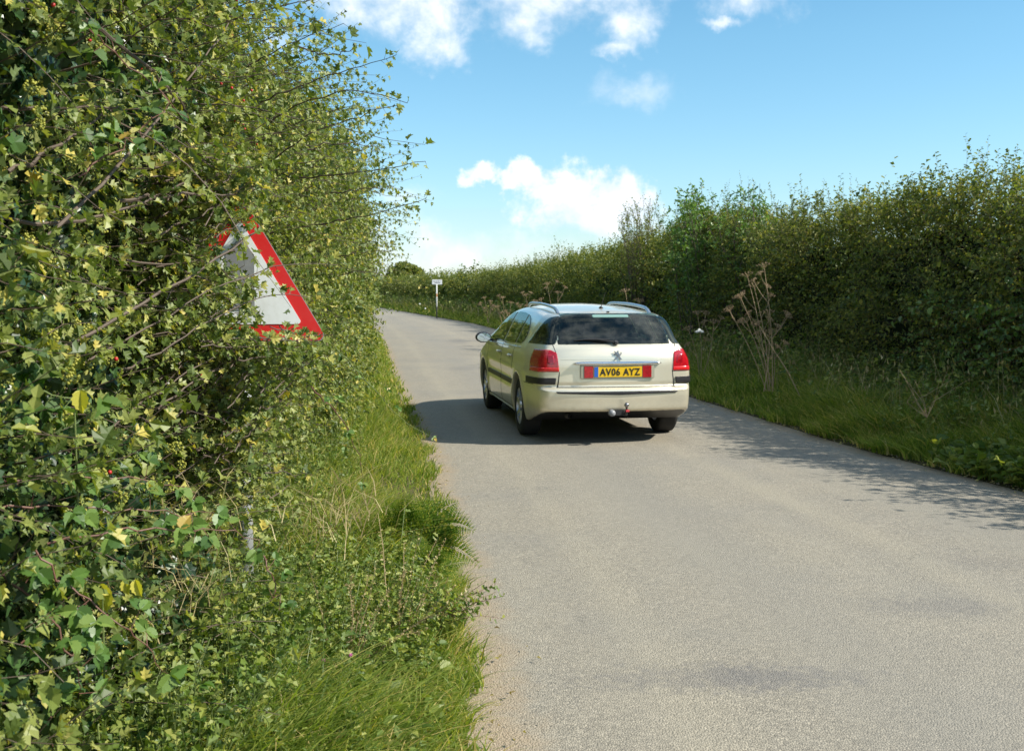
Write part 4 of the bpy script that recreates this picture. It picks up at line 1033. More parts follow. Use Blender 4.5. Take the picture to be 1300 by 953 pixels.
def surface_nets(f, lo, hi, h):
    ax_ = [np.arange(lo[k], hi[k] + h, h) for k in range(3)]
    X, Y, Z = np.meshgrid(*ax_, indexing='ij'); Fv = f(X, Y, Z).astype(np.float32); n = Fv.shape
    ins = Fv < 0
    c = [slice(0, -1), slice(1, None)]
    cnt = np.zeros([k - 1 for k in n], np.int8); 
    for i in (0, 1):
        for j in (0, 1):
            for k in (0, 1): cnt += ins[c[i], c[j], c[k]]
    act = (cnt > 0) & (cnt < 8); idx = -np.ones(act.shape, int); idx[act] = np.arange(act.sum())
    ai = np.argwhere(act)
    acc = np.zeros((len(ai), 3)); num = np.zeros(len(ai))
    corners = [(i, j, k) for i in (0, 1) for j in (0, 1) for k in (0, 1)]
    for A_ in corners:
        for B_ in corners:
            if sum(abs(p - q) for p, q in zip(A_, B_)) != 1 or A_ > B_: continue
            fa = Fv[ai[:, 0] + A_[0], ai[:, 1] + A_[1], ai[:, 2] + A_[2]]; fb = Fv[ai[:, 0] + B_[0], ai[:, 1] + B_[1], ai[:, 2] + B_[2]]
            cr = (fa < 0) != (fb < 0); t_ = np.where(cr, fa / np.where(cr, fa - fb, 1), 0)
            p = np.array(A_)[None] + t_[:, None] * (np.array(B_) - np.array(A_))[None]
            acc[cr] += p[cr]; num[cr] += 1
    V = np.array(lo)[None] + (ai + acc / num[:, None]) * h
    Fs = []
    # x edges
    for d in range(3):
        o1, o2 = [(1, 2), (2, 0), (0, 1)][d]
        s0 = [slice(None)] * 3; s1 = [slice(None)] * 3; s0[d] = slice(0, -1); s1[d] = slice(1, None)
        a0 = ins[tuple(s0)]; a1 = ins[tuple(s1)]; e_ = np.argwhere(a0 != a1)
        e_ = e_[(e_[:, o1] > 0) & (e_[:, o2] > 0) & (e_[:, o1] < n[o1] - 1) & (e_[:, o2] < n[o2] - 1)]
        def g(u, v):
            q = e_.copy(); q[:, o1] -= u; q[:, o2] -= v; return idx[q[:, 0], q[:, 1], q[:, 2]]
        Q = np.stack([g(1, 1), g(0, 1), g(0, 0), g(1, 0)], 1)
        fl = a0[e_[:, 0], e_[:, 1], e_[:, 2]]
        Q[~fl] = Q[~fl][:, ::-1]; Fs.append(Q)
    Fq = np.concatenate(Fs); Fq = Fq[(Fq >= 0).all(1)]
    return V, Fq
h_ = .0165
BV, BF = surface_nets(body_f, (-1.0, -.08, .15), (1.0, 4.85, 1.52), h_)
eps = 1e-3
def grad(P):
    g_ = np.stack([body_f(P[:, 0] + eps, P[:, 1], P[:, 2]) - body_f(P[:, 0] - eps, P[:, 1], P[:, 2]), body_f(P[:, 0], P[:, 1] + eps, P[:, 2]) - body_f(P[:, 0], P[:, 1] - eps, P[:, 2]), body_f(P[:, 0], P[:, 1], P[:, 2] + eps) - body_f(P[:, 0], P[:, 1], P[:, 2] - eps)], -1) / (2 * eps); return g_
for _ in range(3):
    g_ = grad(BV); st_ = body_f(BV[:, 0], BV[:, 1], BV[:, 2])[:, None] * g_ / np.maximum((g_ ** 2).sum(1, keepdims=True), .2)
    BV = BV - np.clip(st_, -.008, .008)
# materials
def paint():
    m, tt, out = mat_base('pale_gold_paint'); tc = tt.new('ShaderNodeTexCoord')
    p = tt.new('ShaderNodeBsdfPrincipled'); n1 = tt.noise(tc.outputs['Object'], 3, 5, .6)
    sx = tt.new('ShaderNodeSeparateXYZ'); tt.l.new(tc.outputs['Object'], sx.inputs[0])
    dirt = tt.math('MULTIPLY', tt.sstep(tt.math('ADD', sx.outputs[2], tt.math('MULTIPLY', tt.noise(tc.outputs['Object'], 14, 5, .7), .2)), .66, .28), .60)
    c = tt.mix(dirt, (.86, .80, .63, 1), (.38, .32, .20, 1))
    tt.l.new(c, p.inputs['Base Color']); p.inputs['Metallic'].default_value = .58
    tt.l.new(tt.math('MULTIPLY_ADD', dirt, .3, .33), p.inputs['Roughness']); p.inputs['Coat Weight'].default_value = .8; p.inputs['Coat Roughness'].default_value = .04
    tt.l.new(p.outputs[0], out.inputs[0]); return m
PAINT = paint()
def glassmat():
    m, tt, out = mat_base('tinted_glass'); fr = tt.new('ShaderNodeFresnel', i_IOR=1.55)
    tr = tt.new('ShaderNodeBsdfTransparent'); tr.inputs[0].default_value = (.48, .55, .50, 1)
    gl = tt.new('ShaderNodeBsdfGlossy', i_Roughness=.02); gl.inputs[0].default_value = (.82, .92, .84, 1)
    tc = tt.new('ShaderNodeTexCoord'); n_ = tt.noise(tc.outputs['Object'], 5, 5, .6)
    df = tt.new('ShaderNodeBsdfDiffuse'); df.inputs[0].default_value = (.30, .30, .27, 1)
    m1 = tt.new('ShaderNodeMixShader'); tt.l.new(tt.math('MULTIPLY', tt.sstep(n_, .38, .75), .16), m1.inputs[0]); tt.l.new(tr.outputs[0], m1.inputs[1]); tt.l.new(df.outputs[0], m1.inputs[2])
    m2 = tt.new('ShaderNodeMixShader'); tt.l.new(tt.math('MULTIPLY_ADD', fr.outputs[0], .85, .02, clamp=True), m2.inputs[0]); tt.l.new(m1.outputs[0], m2.inputs[1]); tt.l.new(gl.outputs[0], m2.inputs[2])
    tt.l.new(m2.outputs[0], out.inputs[0]); return m
GLASS = glassmat()
BLK = simple('black_plastic', (.022, .022, .024), .45, vary=.2)
RUB = simple('tyre_rubber', (.022, .021, .020), .85, vary=.3, scale=30)
CHR = simple('chrome_trim', (.72, .73, .74), .12, 1.0, vary=.03)
SIL = simple('satin_silver', (.62, .64, .66), .28, .9, vary=.05)
GAP = simple('shut_line', (.02, .02, .018), .8)
def lensmat(name, col, e2):
    m, tt, out = mat_base(name); tc = tt.new('ShaderNodeTexCoord'); sx = tt.new('ShaderNodeSeparateXYZ'); tt.l.new(tc.outputs['Object'], sx.inputs[0])
    wv = tt.new('ShaderNodeTexVoronoi', i_Scale=55.0); tt.l.new(tc.outputs['Object'], wv.inputs['Vector'])
    c = tt.mix(tt.math('MULTIPLY', wv.outputs['Distance'], .9), (*col, 1), (*e2, 1)); p = tt.new('ShaderNodeBsdfPrincipled', i_Roughness=.12); tt.l.new(c, p.inputs['Base Color'])
    p.inputs['Coat Weight'].default_value = 1; tt.l.new(p.outputs[0], out.inputs[0]); return m
RED = lensmat('red_lens', (.50, .010, .018), (.26, .004, .010)); RED2 = lensmat('bright_red_lens', (.75, .03, .03), (.5, .01, .015))
fc = BV[BF].mean(1); gn = nrm(grad(fc))
inarch = np.zeros(len(fc), bool)
for yc in (YR, YF): inarch |= (np.hypot(fc[:, 1] - yc, fc[:, 2] - WR) < .366) & (np.abs(fc[:, 0]) < .95)
under_m = (gn[:, 2] < -.95) & (fc[:, 2] < .36) | inarch
def submesh(name, Fm, mat, parent, V=BV, smooth=True):
    u_, inv = np.unique(Fm, return_inverse=True); return np_mesh(name, V[u_], inv.reshape(Fm.shape), mat, parent, None, smooth)
# the openings behind the glass, edged in black
SIDE_W = [[(2.30, .985), (3.42, .955), (3.05, 1.165), (2.80, 1.285), (2.62, 1.335), (2.30, 1.350)], [(1.46, 1.005), (2.21, .988), (2.21, 1.352), (1.80, 1.352), (1.46, 1.335)],
          [(1.40, 1.008), (1.40, 1.330), (1.22, 1.295), (1.06, 1.225), (.98, 1.14), (1.00, 1.06), (1.10, 1.02)]]
QUART_W = [[(.20, 1.05), (.74, 1.045), (.66, 1.16), (.58, 1.27), (.53, 1.33), (.40, 1.345)]]
REAR_W = [[(-.612, 1.052), (.612, 1.052), (.595, 1.15), (.53, 1.368), (-.53, 1.368), (-.595, 1.15)]]
def dist_in(P2, poly):
    d_ = np.full(len(P2), 9.)
    c = np.mean(poly, 0)
    for i in range(len(poly)):
        p, q = np.array(poly[i]), np.array(poly[(i + 1) % len(poly)]); e_ = q - p; n_ = np.array([e_[1], -e_[0]]) / np.linalg.norm(e_)
        if np.dot(n_, (p + q) / 2 - c) < 0: n_ = -n_
        d_ = np.minimum(d_, -((P2 - p) @ n_))
    return d_
hole = np.full(len(fc), -9.)
sidef = np.abs(gn[:, 0]) > .45
for pl in SIDE_W: hole = np.maximum(hole, np.where(sidef, dist_in(fc[:, 1:], pl), -9))
for pl in QUART_W: hole = np.maximum(hole, np.where((np.abs(fc[:, 0]) > .55) & (fc[:, 1] < .8) & (gn[:, 1] > -.97), dist_in(fc[:, 1:], pl), -9))
for pl in REAR_W: hole = np.maximum(hole, np.where((fc[:, 1] < .6) & (gn[:, 1] < -.3), dist_in(fc[:, [0, 2]], pl), -9))
wsd = np.minimum(np.minimum(fc[:, 1] - 2.80, 3.76 - fc[:, 1]), .60 + (3.6 - 0) * 0 - np.abs(fc[:, 0]) - .42 * (fc[:, 2] - 1))
hole = np.maximum(hole, np.where((fc[:, 2] > .98) & (gn[:, 2] > .3), wsd, -9))
gone = hole > .030; edge_m = (hole > .001) & ~gone
body = submesh('body', BF[~under_m & ~gone & ~edge_m], PAINT, CAR); submesh('underbody', BF[under_m], BLK, CAR)
submesh('window_seal', BF[edge_m & ~under_m], BLK, CAR)
# base bmesh for cutting panels
bmB = bmesh.new(); tmpm = bpy.data.meshes.new('tmp'); tmpm.from_pydata(BV.tolist(), [], BF.tolist()); bmB.from_mesh(tmpm); bpy.data.meshes.remove(tmpm)
def panel(name, planes, mat, parent, off=.003, box=None, flip=True):
    """planes: list of (point, normal) keep the side the normal points AWAY from"""
    lo, hi = box; P_ = fc
    sel = np.all((P_ > np.array(lo) - .03) & (P_ < np.array(hi) + .03), axis=1) & ~inarch
    Fm = BF[sel]
    if len(Fm) == 0: return None
    u_, inv = np.unique(Fm, return_inverse=True)
    b2 = bmesh.new(); vs = [b2.verts.new(v) for v in BV[u_]]
    for f in inv.reshape(Fm.shape):
        try: b2.faces.new([vs[i] for i in f])
        except ValueError: pass
    pls = list(planes)
    for k in range(3):
        nrm_ = [0, 0, 0]; nrm_[k] = 1; pls.append((tuple(hi), tuple(nrm_))); pls.append((tuple(lo), tuple(-q for q in nrm_)))
    for co, no in pls:
        bmesh.ops.bisect_plane(b2, geom=b2.verts[:] + b2.edges[:] + b2.faces[:], dist=1e-5, plane_co=co, plane_no=no, clear_outer=True)
    if len(b2.faces) == 0: print('empty panel', name); return None
    b2.verts.ensure_lookup_table(); C = np.array([v.co for v in b2.verts]); G = nrm(grad(C))
    # thin shell: outer skin plus rim
    for v, g0 in zip(b2.verts, G): v.co = Vector(v.co) + Vector(g0) * off
    rim = [e_ for e_ in b2.edges if e_.is_boundary]
    r_ = bmesh.ops.extrude_edge_only(b2, edges=rim); nv = [v for v in r_['geom'] if isinstance(v, bmesh.types.BMVert)]
    C2 = np.array([v.co for v in nv]); G2 = nrm(grad(C2))
    for v, g0 in zip(nv, G2): v.co = Vector(v.co) - Vector(g0) * (off + .002)
    o = bm_obj(name, b2, mat, parent, True)
    return o
def poly_planes_side(pts):       # pts (y,z) -> planes with normals outward of the convex polygon
    c = np.mean(pts, 0); out = []
    for i in range(len(pts)):
        p, q = np.array(pts[i]), np.array(pts[(i + 1) % len(pts)]); d_ = q - p; n_ = np.array([d_[1], -d_[0]])
        if np.dot(n_, (p + q) / 2 - c) < 0: n_ = -n_
        n_ = n_ / np.linalg.norm(n_); out.append(((0, p[0], p[1]), (0, n_[0], n_[1])))
    return out
def poly_planes_rear(pts):       # pts (x,z)
    return [((p[1], 0, p[2]), (n_[1], 0, n_[2])) for p, n_ in poly_planes_side(pts)]
def rc(pts, r, seg=3):           # round the corners of a convex polygon
    out = []; n_ = len(pts)
    for i in range(n_):
        p0, p, p1 = (np.array(pts[(i + k) % n_], float) for k in (-1, 0, 1))
        a_, b_ = nrm(p0 - p), nrm(p1 - p); A_, B_ = p + a_ * r, p + b_ * r
        for k in range(seg + 1):
            t_ = k / seg; out.append(tuple((1 - t_) ** 2 * A_ + 2 * t_ * (1 - t_) * p + t_ ** 2 * B_))
    return out
def side_panel(name, pts, mat, sgn_, off=.003, parent=CAR, xin=.5):
    ys_ = [p[0] for p in pts]; zs = [p[1] for p in pts]
    box = ((-1.1 if sgn_ < 0 else xin, min(ys_) - .001, min(zs) - .001), (-xin if sgn_ < 0 else 1.1, max(ys_) + .001, max(zs) + .001))
    return panel(name, poly_planes_side(pts), mat, parent, off, box)
def rear_panel(name, pts, mat, off=.003, parent=CAR, ymax=.7, extra=()):
    xs = [p[0] for p in pts]; zs = [p[1] for p in pts]
    return panel(name, poly_planes_rear(pts) + list(extra), mat, parent, off, ((min(xs) - .001, -.3, min(zs) - .001), (max(xs) + .001, ymax, max(zs) + .001)))
# glass
FRM = .014
for s in (-1, 1):
    wins = [('window', [(2.30, .985), (3.42, .955), (3.05, 1.165), (2.80, 1.285), (2.62, 1.335), (2.30, 1.350)]),
            ('window', [(1.46, 1.005), (2.21, .988), (2.21, 1.352), (1.80, 1.352), (1.46, 1.335)]),
            ('quarter_window', [(1.40, 1.008), (1.40, 1.330), (1.22, 1.295), (1.06, 1.225), (.98, 1.14), (1.00, 1.06), (1.10, 1.02)])]
    surround = [(1.10, .99), (3.52, .938), (3.10, 1.165), (2.84, 1.30), (2.62, 1.358), (1.80, 1.374), (1.40, 1.355), (1.18, 1.312), (1.0, 1.23), (.945, 1.14), (.965, 1.04)]
    for nm, pts in wins: side_panel(nm, rc(pts, .02, 2), GLASS, s, .0055)
    side_panel('door_sill_trim', [(1.05, .972), (3.5, .925), (3.5, .937), (1.05, .988)], SIL, s, .005)
    # rear wrap-round glass
    side_panel('rear_quarter_window', [(.20, 1.05), (.74, 1.045), (.66, 1.16), (.58, 1.27), (.53, 1.33), (.40, 1.345)], GLASS, s, .0035, xin=.55)
    # rubbing strips, shut lines, handles
    side_panel('rubbing_strip', rc([(1.42, .535), (2.22, .535), (2.22, .59), (1.42, .59)], .01, 2), BLK, s, .010)
    side_panel('rubbing_strip', rc([(2.25, .535), (3.30, .535), (3.30, .59), (2.25, .59)], .01, 2), BLK, s, .010)
    for (y0, z0, y1, z1) in ((2.235, .27, 2.235, .99), (3.375, .27, 3.375, .95), (1.395, .72, 1.395, 1.0), (1.395, .27, 1.42, .45)):
        side_panel('shut_line', [(y0 - .006, z0), (y0 + .006, z0), (y1 + .006, z1), (y1 - .006, z1)], GAP, s, .0012)
    side_panel('shut_line', [(1.38, .266), (3.38, .266), (3.38, .274), (1.38, .274)], GAP, s, .0012)
    side_panel('shut_line', [(.30, .628), (.62, .628), (.62, .634), (.30, .634)], GAP, s, .0012)
    side_panel('sill_trim', [(1.40, .236), (3.33, .236), (3.33, .246), (1.40, .246)], SIL, s, .004)
    for yc in (1.58, 2.43):
        hb_ = bmesh.new(); bmesh.ops.create_cube(hb_, size=1, matrix=Matrix.Translation((s * .907, yc, .86)) @ Matrix.Diagonal((.030, .19, .028, 1))); bmesh.ops.bevel(hb_, geom=hb_.edges[:], offset=.009, segments=3, affect='EDGES'); bm_obj('door_handle', hb_, PAINT, CAR, True)
    # tail lamp
    tl = panel('tail_light', poly_planes_rear(rc([(s * .615, .768), (s * 1.1, .768), (s * 1.1, .985), (s * .70, .995), (s * .635, .965)], .012, 2)) + [((0, .40, .78), (0, 1, -.12))],
               RED, CAR, .007, ((-1.1 if s < 0 else .60, -.3, .76), (-.60 if s < 0 else 1.1, .43, 1.0)))
    panel('lens_band', poly_planes_rear([(s * .622, .772), (s * 1.1, .772), (s * 1.1, .812), (s * .622, .812)]) + [((0, .375, .78), (0, 1, -.12))], RED2, tl, .0092, ((-1.1 if s < 0 else .61, -.3, .76), (-.61 if s < 0 else 1.1, .42, .83)))
    panel('lens_band', poly_planes_rear(rc([(s * .655, .85), (s * .735, .85), (s * .735, .945), (s * .675, .945)], .02, 3)), lensmat('dark_red_lens', (.38, .006, .014), (.20, .003, .008)), tl, .0085, ((-1.1 if s < 0 else .61, -.3, .84), (-.61 if s < 0 else 1.1, .3, .96)))
    # bumper corner strips
    bs = panel('bumper_strip', poly_planes_rear(rc([(s * .655, .640), (s * 1.1, .640), (s * 1.1, .705), (s * .645, .705)], .008, 2)) + [((0, .50, .7), (0, 1, 0))], BLK, CAR, .012, ((-1.1 if s < 0 else .64, -.3, .63), (-.64 if s < 0 else 1.1, .50, .71)))
    # roof rail
    K = 22; tt_ = np.linspace(0, 1, K); yy = .62 + 1.95 * tt_
    rise = .052 * np.clip(np.minimum(tt_, 1 - tt_) / .10, 0, 1) ** .55
    xr = s * (.520 + .0 * tt_ - .03 * (tt_ - .3) ** 2)
    zr_ = sm(yy, [-.2, .3, .7, 1.2, 1.8, 2.4, 2.75, 3.0], [1.33, 1.378, 1.415, 1.445, 1.458, 1.445, 1.40, 1.325]) - .055 * (.52 / .6) ** 2 - .010 + rise
    V, F = tubes(np.stack([xr, yy, zr_], -1)[None], np.array([.019]), np.array([.017]), 10); np_mesh('roof_rail', V, F, SIL, CAR, None, True)
    # mirror
    mb = bmesh.new(); bmesh.ops.create_icosphere(mb, subdivisions=3, radius=1, matrix=Matrix.Translation((s * 1.0, 3.13, 1.0)) @ Matrix.Diagonal((.105, .07, .072, 1))); mir = bm_obj('door_mirror', mb, BLK, CAR, True)
    mg = bmesh.new(); bmesh.ops.create_cone(mg, cap_ends=True, segments=24, radius1=1, radius2=1, depth=.02, matrix=Matrix.Translation((s * 1.0, 3.068, 1.0)) @ Matrix.Diagonal((.088, 1, .057, 1)) @ Matrix.Rotation(R(90), 4, 'X')); bm_obj('mirror_glass', mg, simple('mirror_glass_m', (.75, .78, .8), .03, 1.0, vary=.02), mir)
    ma = bmesh.new(); bmesh.ops.create_cube(ma, size=1, matrix=Matrix.Translation((s * .89, 3.15, .965)) @ Matrix.Diagonal((.12, .05, .03, 1))); bm_obj('mirror_arm', ma, BLK, mir)
    # head lamp
    panel('headlight', [((0, 4.05, .8), (0, -1, 0))], simple('headlight_lens', (.45, .47, .5), .08, .3), CAR, .004, ((-1.1 if s < 0 else .42, 4.12, .585), (-.42 if s < 0 else 1.1, 4.8, .74)))
rear_panel('rear_window', rc([(-.612, 1.052), (.612, 1.052), (.595, 1.15), (.53, 1.368), (-.53, 1.368), (-.595, 1.15)], .03, 3), GLASS, .0055)
panel('windscreen', [((.60, 3.6, 1), (1, .0, .42)), ((-.60, 3.6, 1), (-1, .0, .42))], GLASS, CAR, .004, ((-.72, 2.80, .9), (.72, 3.76, 1.42)))
# rear of the car: strips, shut lines
rear_panel('bumper_strip', rc([(-.66, .566), (-.64, .545), (0, .528), (.64, .545), (.66, .566), (0, .556)][:5], .004, 1), BLK, .012)
for a_, b_ in (((-.645, .607), (.645, .607)),):
    rear_panel('tailgate_line', [(a_[0], a_[1] - .004), (b_[0], b_[1] - .004), (b_[0], b_[1] + .004), (a_[0], a_[1] + .004)], GAP, .0015)
for s in (-1, 1):
    rear_panel('tailgate_line', [(s * .625, .605), (s * .640, .605), (s * .617, .77), (s * .609, .77)], GAP, .0015)
    rear_panel('tailgate_line', [(s * .640, .968), (s * .646, .968), (s * .672, 1.05), (s * .664, 1.05)], GAP, .0015)
rear_panel('tailgate_crease', [(-.60, .893), (.60, .893), (.60, .897), (-.60, .897)], PAINT, .002)
# number plate recess frame, plate, reflectors, chrome bar
def boxm(name, loc, size, mat, parent, bev=.003, rx=0, seg=2):
    b = bmesh.new(); bmesh.ops.create_cube(b, size=1, matrix=Matrix.Diagonal((*size, 1)))
    if bev: bmesh.ops.bevel(b, geom=b.edges[:], offset=bev, segments=seg, affect='EDGES')
    bmesh.ops.transform(b, matrix=Matrix.Translation(loc) @ Matrix.Rotation(rx, 4, 'X'), verts=b.verts)
    return bm_obj(name, b, mat, parent, False)
YT = .052
boxm('plate_recess', (0, YT + .001, .770), (.80, .020, .155), simple('recess_paint', (.50, .48, .36), .4, .4), CAR, .008)
platem = signpaint('plate_yellow', (.80, .50, .010), .3, (.5, .38, .08), .15)
pl_ = boxm('number_plate', (0, YT - .014, .768), (.52, .006, .111), platem, CAR, .002)
boxm('blue_band', (-.235, YT - .0185, .768), (.042, .003, .105), simple('plate_blue', (.02, .12, .50), .3), pl_, 0)
cu = bpy.data.curves.new('plate_text', 'FONT'); cu.body = 'AV06 AYZ'; cu.size = .105; cu.align_x = 'CENTER'; cu.align_y = 'CENTER'; cu.extrude = .001; cu.offset = .0022; cu.space_character = 1.12
to = bpy.data.objects.new('plate_text', cu); COL.objects.link(to); bpy.context.view_layer.update()
me_ = bpy.data.meshes.new_from_object(to.evaluated_get(bpy.context.evaluated_depsgraph_get())); bpy.data.objects.remove(to)
co = np.zeros(len(me_.vertices) * 3); me_.vertices.foreach_get('co', co); co = co.reshape(-1, 3)
cx_, cy_ = (co[:, 0].max() + co[:, 0].min()) / 2, (co[:, 1].max() + co[:, 1].min()) / 2
wx, hx = co[:, 0].max() - co[:, 0].min(), co[:, 1].max() - co[:, 1].min()
co2 = np.stack([(co[:, 0] - cx_) * .435 / wx + .022, YT - .0195 - co[:, 2], .768 + (co[:, 1] - cy_) * .076 / hx], -1)
me_.vertices.foreach_set('co', co2.ravel()); me_.update(); me_.materials.clear(); me_.materials.append(simple('plate_black', (.015, .015, .015), .4))
lt = bpy.data.objects.new('plate_characters', me_); COL.objects.link(lt); lt.parent = pl_
for s in (-1, 1): boxm('plate_reflector', (s * .315, YT - .013, .768), (.098, .008, .125), RED, CAR, .003)
b = bmesh.new(); K = 25
ring = []
for i in range(K):
    x_ = -.475 + .95 * i / (K - 1); e_ = max(0, 1 - (abs(x_) / .475) ** 8) ** .5; hh = .0165 * e_ + .001; y_ = YT - .022 + .11 * (abs(x_) / .85) ** 2.6 
    ring.append([b.verts.new((x_, y_ + .028 * 1, .858 + hh)), b.verts.new((x_, y_ - .006, .860 + hh)), b.verts.new((x_, y_ - .014, .860)), b.verts.new((x_, y_ - .006, .858 - hh)), b.verts.new((x_, y_ + .028, .858 - hh))])
for i in range(K - 1):
    for j in range(4): b.faces.new((ring[i][j], ring[i][j + 1], ring[i + 1][j + 1], ring[i + 1][j]))
b.faces.new(ring[0][::-1]); b.faces.new(ring[-1]); bm_obj('tailgate_bar', b, CHR, CAR, True)
# lion-like emblem
em = [[(-.002, .046), (.010, .050), (.016, .040), (.010, .030), (.020, .020), (.027, .002), (.020, -.006), (.004, -.004), (-.008, .010), (-.010, .026), (-.006, .036)],
      [(-.008, .030), (-.024, .040), (-.034, .046), (-.036, .040), (-.024, .030), (-.010, .020)], [(-.010, .018), (-.030, .020), (-.034, .014), (-.026, .010), (-.006, .008)],
      [(.004, .000), (-.006, -.014), (-.022, -.034), (-.036, -.040), (-.034, -.047), (-.016, -.046), (.004, -.022), (.014, -.004)],
      [(.010, .000), (.024, -.004), (.030, -.022), (.040, -.036), (.046, -.046), (.026, -.046), (.020, -.030), (.010, -.012)],
      [(.024, .008), (.036, .016), (.034, .030), (.042, .036), (.046, .022), (.040, .006), (.028, -.002)]]
b = bmesh.new()
for pts in em:
    A_ = [b.verts.new((x, .0, z)) for x, z in pts]; B_ = [b.verts.new((x, -.009, z)) for x, z in pts]; n_ = len(pts)
    b.faces.new(A_); b.faces.new(B_[::-1])
    for i in range(n_): b.faces.new((A_[(i + 1) % n_], A_[i], B_[i], B_[(i + 1) % n_]))
bmesh.ops.recalc_face_normals(b, faces=b.faces); bmesh.ops.transform(b, matrix=Matrix.Translation((0, .067, .938)) @ Matrix.Rotation(R(-12), 4, 'X'), verts=b.verts); bm_obj('emblem', b, simple('emblem_steel', (.22, .23, .24), .35, .7), CAR)
# wiper
wp = boxm('wiper_pivot', (0.0, .135, 1.068), (.05, .05, .045), BLK, CAR, .012, R(-38))
V, F = tubes(np.array([[[-.01, .13, 1.075], [-.2, .155, 1.105], [-.36, .185, 1.098]]], float), np.array([.010]), np.array([.007]), 6); np_mesh('wiper_arm', V, F, BLK, CAR, None, True)
V, F = tubes(np.array([[[-.06, .158, 1.100], [-.22, .166, 1.112], [-.44, .185, 1.092]]], float), np.array([.009]), np.array([.006]), 6); np_mesh('wiper_blade', V, F, BLK, CAR, None, True)
rear_panel('high_brake_light', rc([(-.20, 1.325), (.20, 1.325), (.20, 1.352), (-.20, 1.352)], .008, 2), simple('teal_reflection_lens', (.20, .34, .30), .15), .0085)  # brake lamp strip with a teal reflection put into its colour
boxm('washer_nozzle', (0, .468, 1.388), (.03, .03, .012), BLK, CAR, .004)
bb = bmesh.new(); bmesh.ops.create_cone(bb, cap_ends=True, segments=12, radius1=.03, radius2=.012, depth=.022, matrix=Matrix.Translation((0, .78, 1.43))); an_ = bm_obj('aerial_base', bb, BLK, CAR, True)
V, F = tubes(np.array([[[0, .78, 1.43], [0, .70, 1.50], [0, .58, 1.60]]], float), np.array([.004]), np.array([.0015]), 6); np_mesh('aerial', V, F, BLK, an_, None, True)
# tow bar
tb = empty_t = boxm('tow_bar', (.06, .16, .335), (.055, .40, .05), BLK, CAR, .008)
V, F = tubes(np.array([[[.06, .0, .335], [.06, -.05, .335], [.06, -.085, .36], [.06, -.09, .41]]], float), np.array([.018]), np.array([.013]), 10); np_mesh('swan_neck', V, F, BLK, tb, None, True)
b = bmesh.new(); bmesh.ops.create_uvsphere(b, u_segments=16, v_segments=12, radius=.026, matrix=Matrix.Translation((.06, -.09, .432))); bm_obj('tow_ball', b, simple('worn_steel', (.30, .30, .31), .3, .9), tb, True)
b = bmesh.new(); bmesh.ops.create_cone(b, cap_ends=True, segments=20, radius1=.036, radius2=.032, depth=.06, matrix=Matrix.Translation((-.085, -.045, .345)) @ Matrix.Rotation(R(90), 4, 'X')); bm_obj('tow_socket', b, simple('socket_grey', (.25, .26, .28), .45), tb, True)
boxm('tow_bracket', (-.015, -.02, .345), (.12, .012, .06), BLK, tb, .003)
boxm('tow_tag', (.065, -.11, .372), (.04, .012, .024), simple('tag_red', (.6, .05, .06), .4), tb, .004)
b = bmesh.new(); bmesh.ops.create_cone(b, cap_ends=False, segments=16, radius1=.03, radius2=.03, depth=.16, matrix=Matrix.Translation((-.50, .16, .30)) @ Matrix.Rotation(R(84), 4, 'X')); bm_obj('exhaust_pipe', b, simple('exhaust_steel', (.2, .19, .18), .5, .8), CAR, True)
boxm('underbody_tray', (0, 2.45, .245), (1.18, 3.3, .08), BLK, CAR, .02)
boxm('axle_beam', (0, YR, .30), (1.4, .12, .10), BLK, CAR, .02)
# cabin
SEAT = simple('seat_fabric', (.045, .045, .048), .9, vary=.3, scale=40)
boxm('cabin_floor', (0, 2.1, .40), (1.50, 3.3, .06), SEAT, CAR, .02)
boxm('boot_cover', (0, .62, .93), (1.10, .62, .02), SEAT, CAR, .006)
boxm('dashboard', (0, 3.30, .84), (1.40, .34, .22), SEAT, CAR, .05, 0, 4)
V, F = tubes(np.array([[[.36 + .18 * math.cos(q), 3.02 - .06 * math.sin(q), .92 + .17 * math.sin(q)] for q in np.linspace(0, 2 * math.pi, 25)]]), np.array([.013]), np.array([.013]), 6); np_mesh('steering_wheel', V, F, BLK, CAR, None, True)
for (x_, y_, w_) in ((-.37, 2.55, .50), (.37, 2.55, .50), (0, 1.45, 1.28)):
    boxm('seat', (x_, y_ + .22, .56), (w_, .50, .16), SEAT, CAR, .05, 0, 4)
    bk_ = boxm('seat_back', (x_, y_ - .06, .83), (w_, .13, .58), SEAT, CAR, .05, R(12), 4)
    for hx_ in ((0,) if w_ < 1 else (-.38, .38, 0)): boxm('headrest', (x_ + hx_, y_ - .15, 1.19), (.26, .09, .17), SEAT, bk_, .04, R(12), 4)
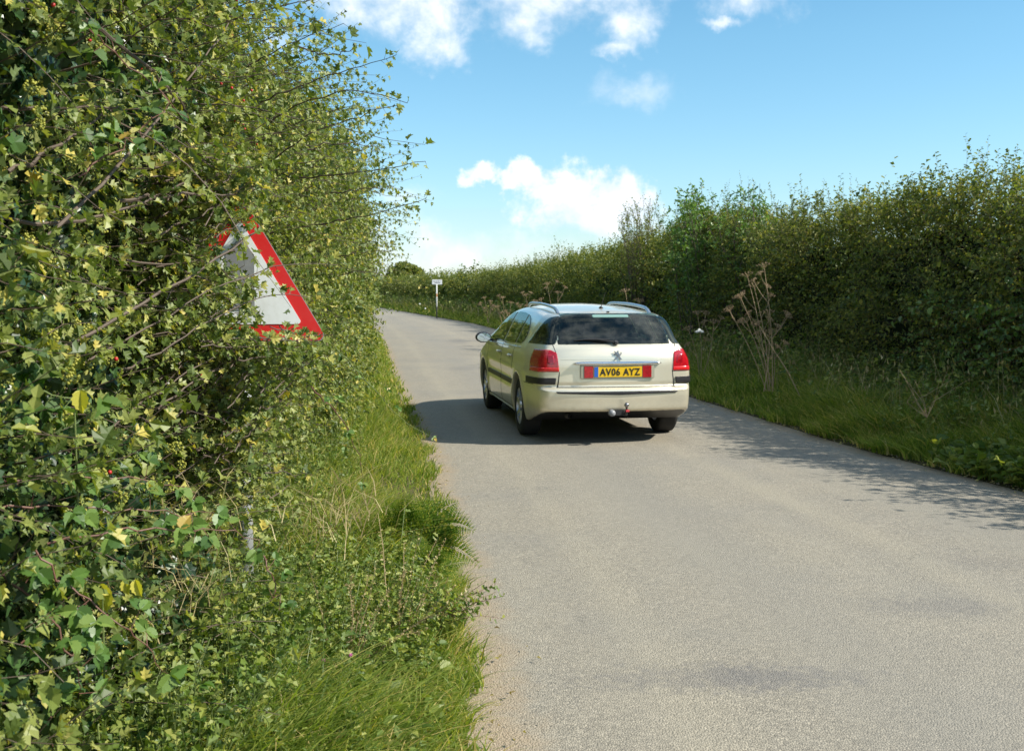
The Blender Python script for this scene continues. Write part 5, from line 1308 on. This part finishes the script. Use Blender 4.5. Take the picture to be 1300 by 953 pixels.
# wheels
def wheel():
    prof = [(-.1075, .205), (-.1075, .225), (-.1085, .27), (-.104, .298), (-.090, .318), (-.060, .3245), (0, .326), (.060, .3245), (.090, .318), (.104, .298), (.1085, .27), (.1075, .225), (.1075, .205)]
    n_ = 56; V = []; 
    for i in range(n_):
        an = i / n_ * 2 * np.pi
        for (x, r) in prof: V.append((x, math.cos(an) * r, math.sin(an) * r))
    K = len(prof); i, j = np.meshgrid(np.arange(n_), np.arange(K), indexing='ij'); b_ = (i * K + j).ravel(); 
    F = np.stack([i * K + j, ((i + 1) % n_) * K + j, ((i + 1) % n_) * K + (j + 1) % K, i * K + (j + 1) % K], -1).reshape(-1, 4)
    b = bmesh.new()
    for k in range(7):      # pairs of spokes facing +x
        an = k / 7 * 2 * math.pi
        Mx = Matrix.Rotation(an, 4, 'X')
        pts = [(.030, .040), (.024, .205), (-.024, .205), (-.030, .040)]
        fr_ = [b.verts.new(Mx @ Vector((.088 - .02 * (1 if z_ < .1 else 0) + .012, y_, z_))) for y_, z_ in pts]; bk = [b.verts.new(Mx @ Vector((.060, y_ * 1.2, z_))) for y_, z_ in pts]
        b.faces.new(fr_)
        for q in range(4): b.faces.new((fr_[q], bk[q], bk[(q + 1) % 4], fr_[(q + 1) % 4]))
    n2 = 40
    for (x0, r0), (x1, r1) in (((.104, .218), (.100, .200)), ((.100, .200), (.07, .196)), ((.07, .196), (-.10, .19)), ((.107, .224), (.104, .218))):
        A_ = [b.verts.new((x0, math.cos(i / n2 * 2 * math.pi) * r0, math.sin(i / n2 * 2 * math.pi) * r0)) for i in range(n2)]; B_ = [b.verts.new((x1, math.cos(i / n2 * 2 * math.pi) * r1, math.sin(i / n2 * 2 * math.pi) * r1)) for i in range(n2)]
        for i in range(n2): b.faces.new((A_[i], A_[(i + 1) % n2], B_[(i + 1) % n2], B_[i]))
    bmesh.ops.create_cone(b, cap_ends=True, segments=24, radius1=.062, radius2=.05, depth=.03, matrix=Matrix.Translation((.085, 0, 0)) @ Matrix.Rotation(R(90), 4, 'Y'))
    bmesh.ops.recalc_face_normals(b, faces=b.faces)
    d = bmesh.new(); bmesh.ops.create_cone(d, cap_ends=True, segments=32, radius1=.145, radius2=.145, depth=.02, matrix=Matrix.Translation((.035, 0, 0)) @ Matrix.Rotation(R(90), 4, 'Y'))
    return np.array(V), F, b, d
V, F, bR, bD = wheel(); first = None
RIM = simple('alloy_rim', (.50, .51, .52), .3, .85, vary=.1); DISC = simple('brake_disc', (.20, .19, .18), .5, .8)
for yc in (YR, YF):
    for s in (-1, 1):
        if first is None:
            ty = np_mesh('wheel', V, F, RUB, CAR, None, True); ri = bm_obj('rim', bR, RIM, ty); di = bm_obj('brake_disc', bD, DISC, ty); first = (ty, ri, di)
            w0, r0_, d0_ = first
        else:
            w0 = first[0].copy(); r0_ = first[1].copy(); d0_ = first[2].copy()
            for q in (w0, r0_, d0_): COL.objects.link(q)
            w0.parent = CAR; r0_.parent = w0; d0_.parent = w0
        w0.location = (s * .782, yc, .3235); w0.rotation_euler = (rng.uniform(0, 1), 0, 0) if s > 0 else (rng.uniform(0, 1), 0, math.pi)
bmB.free()
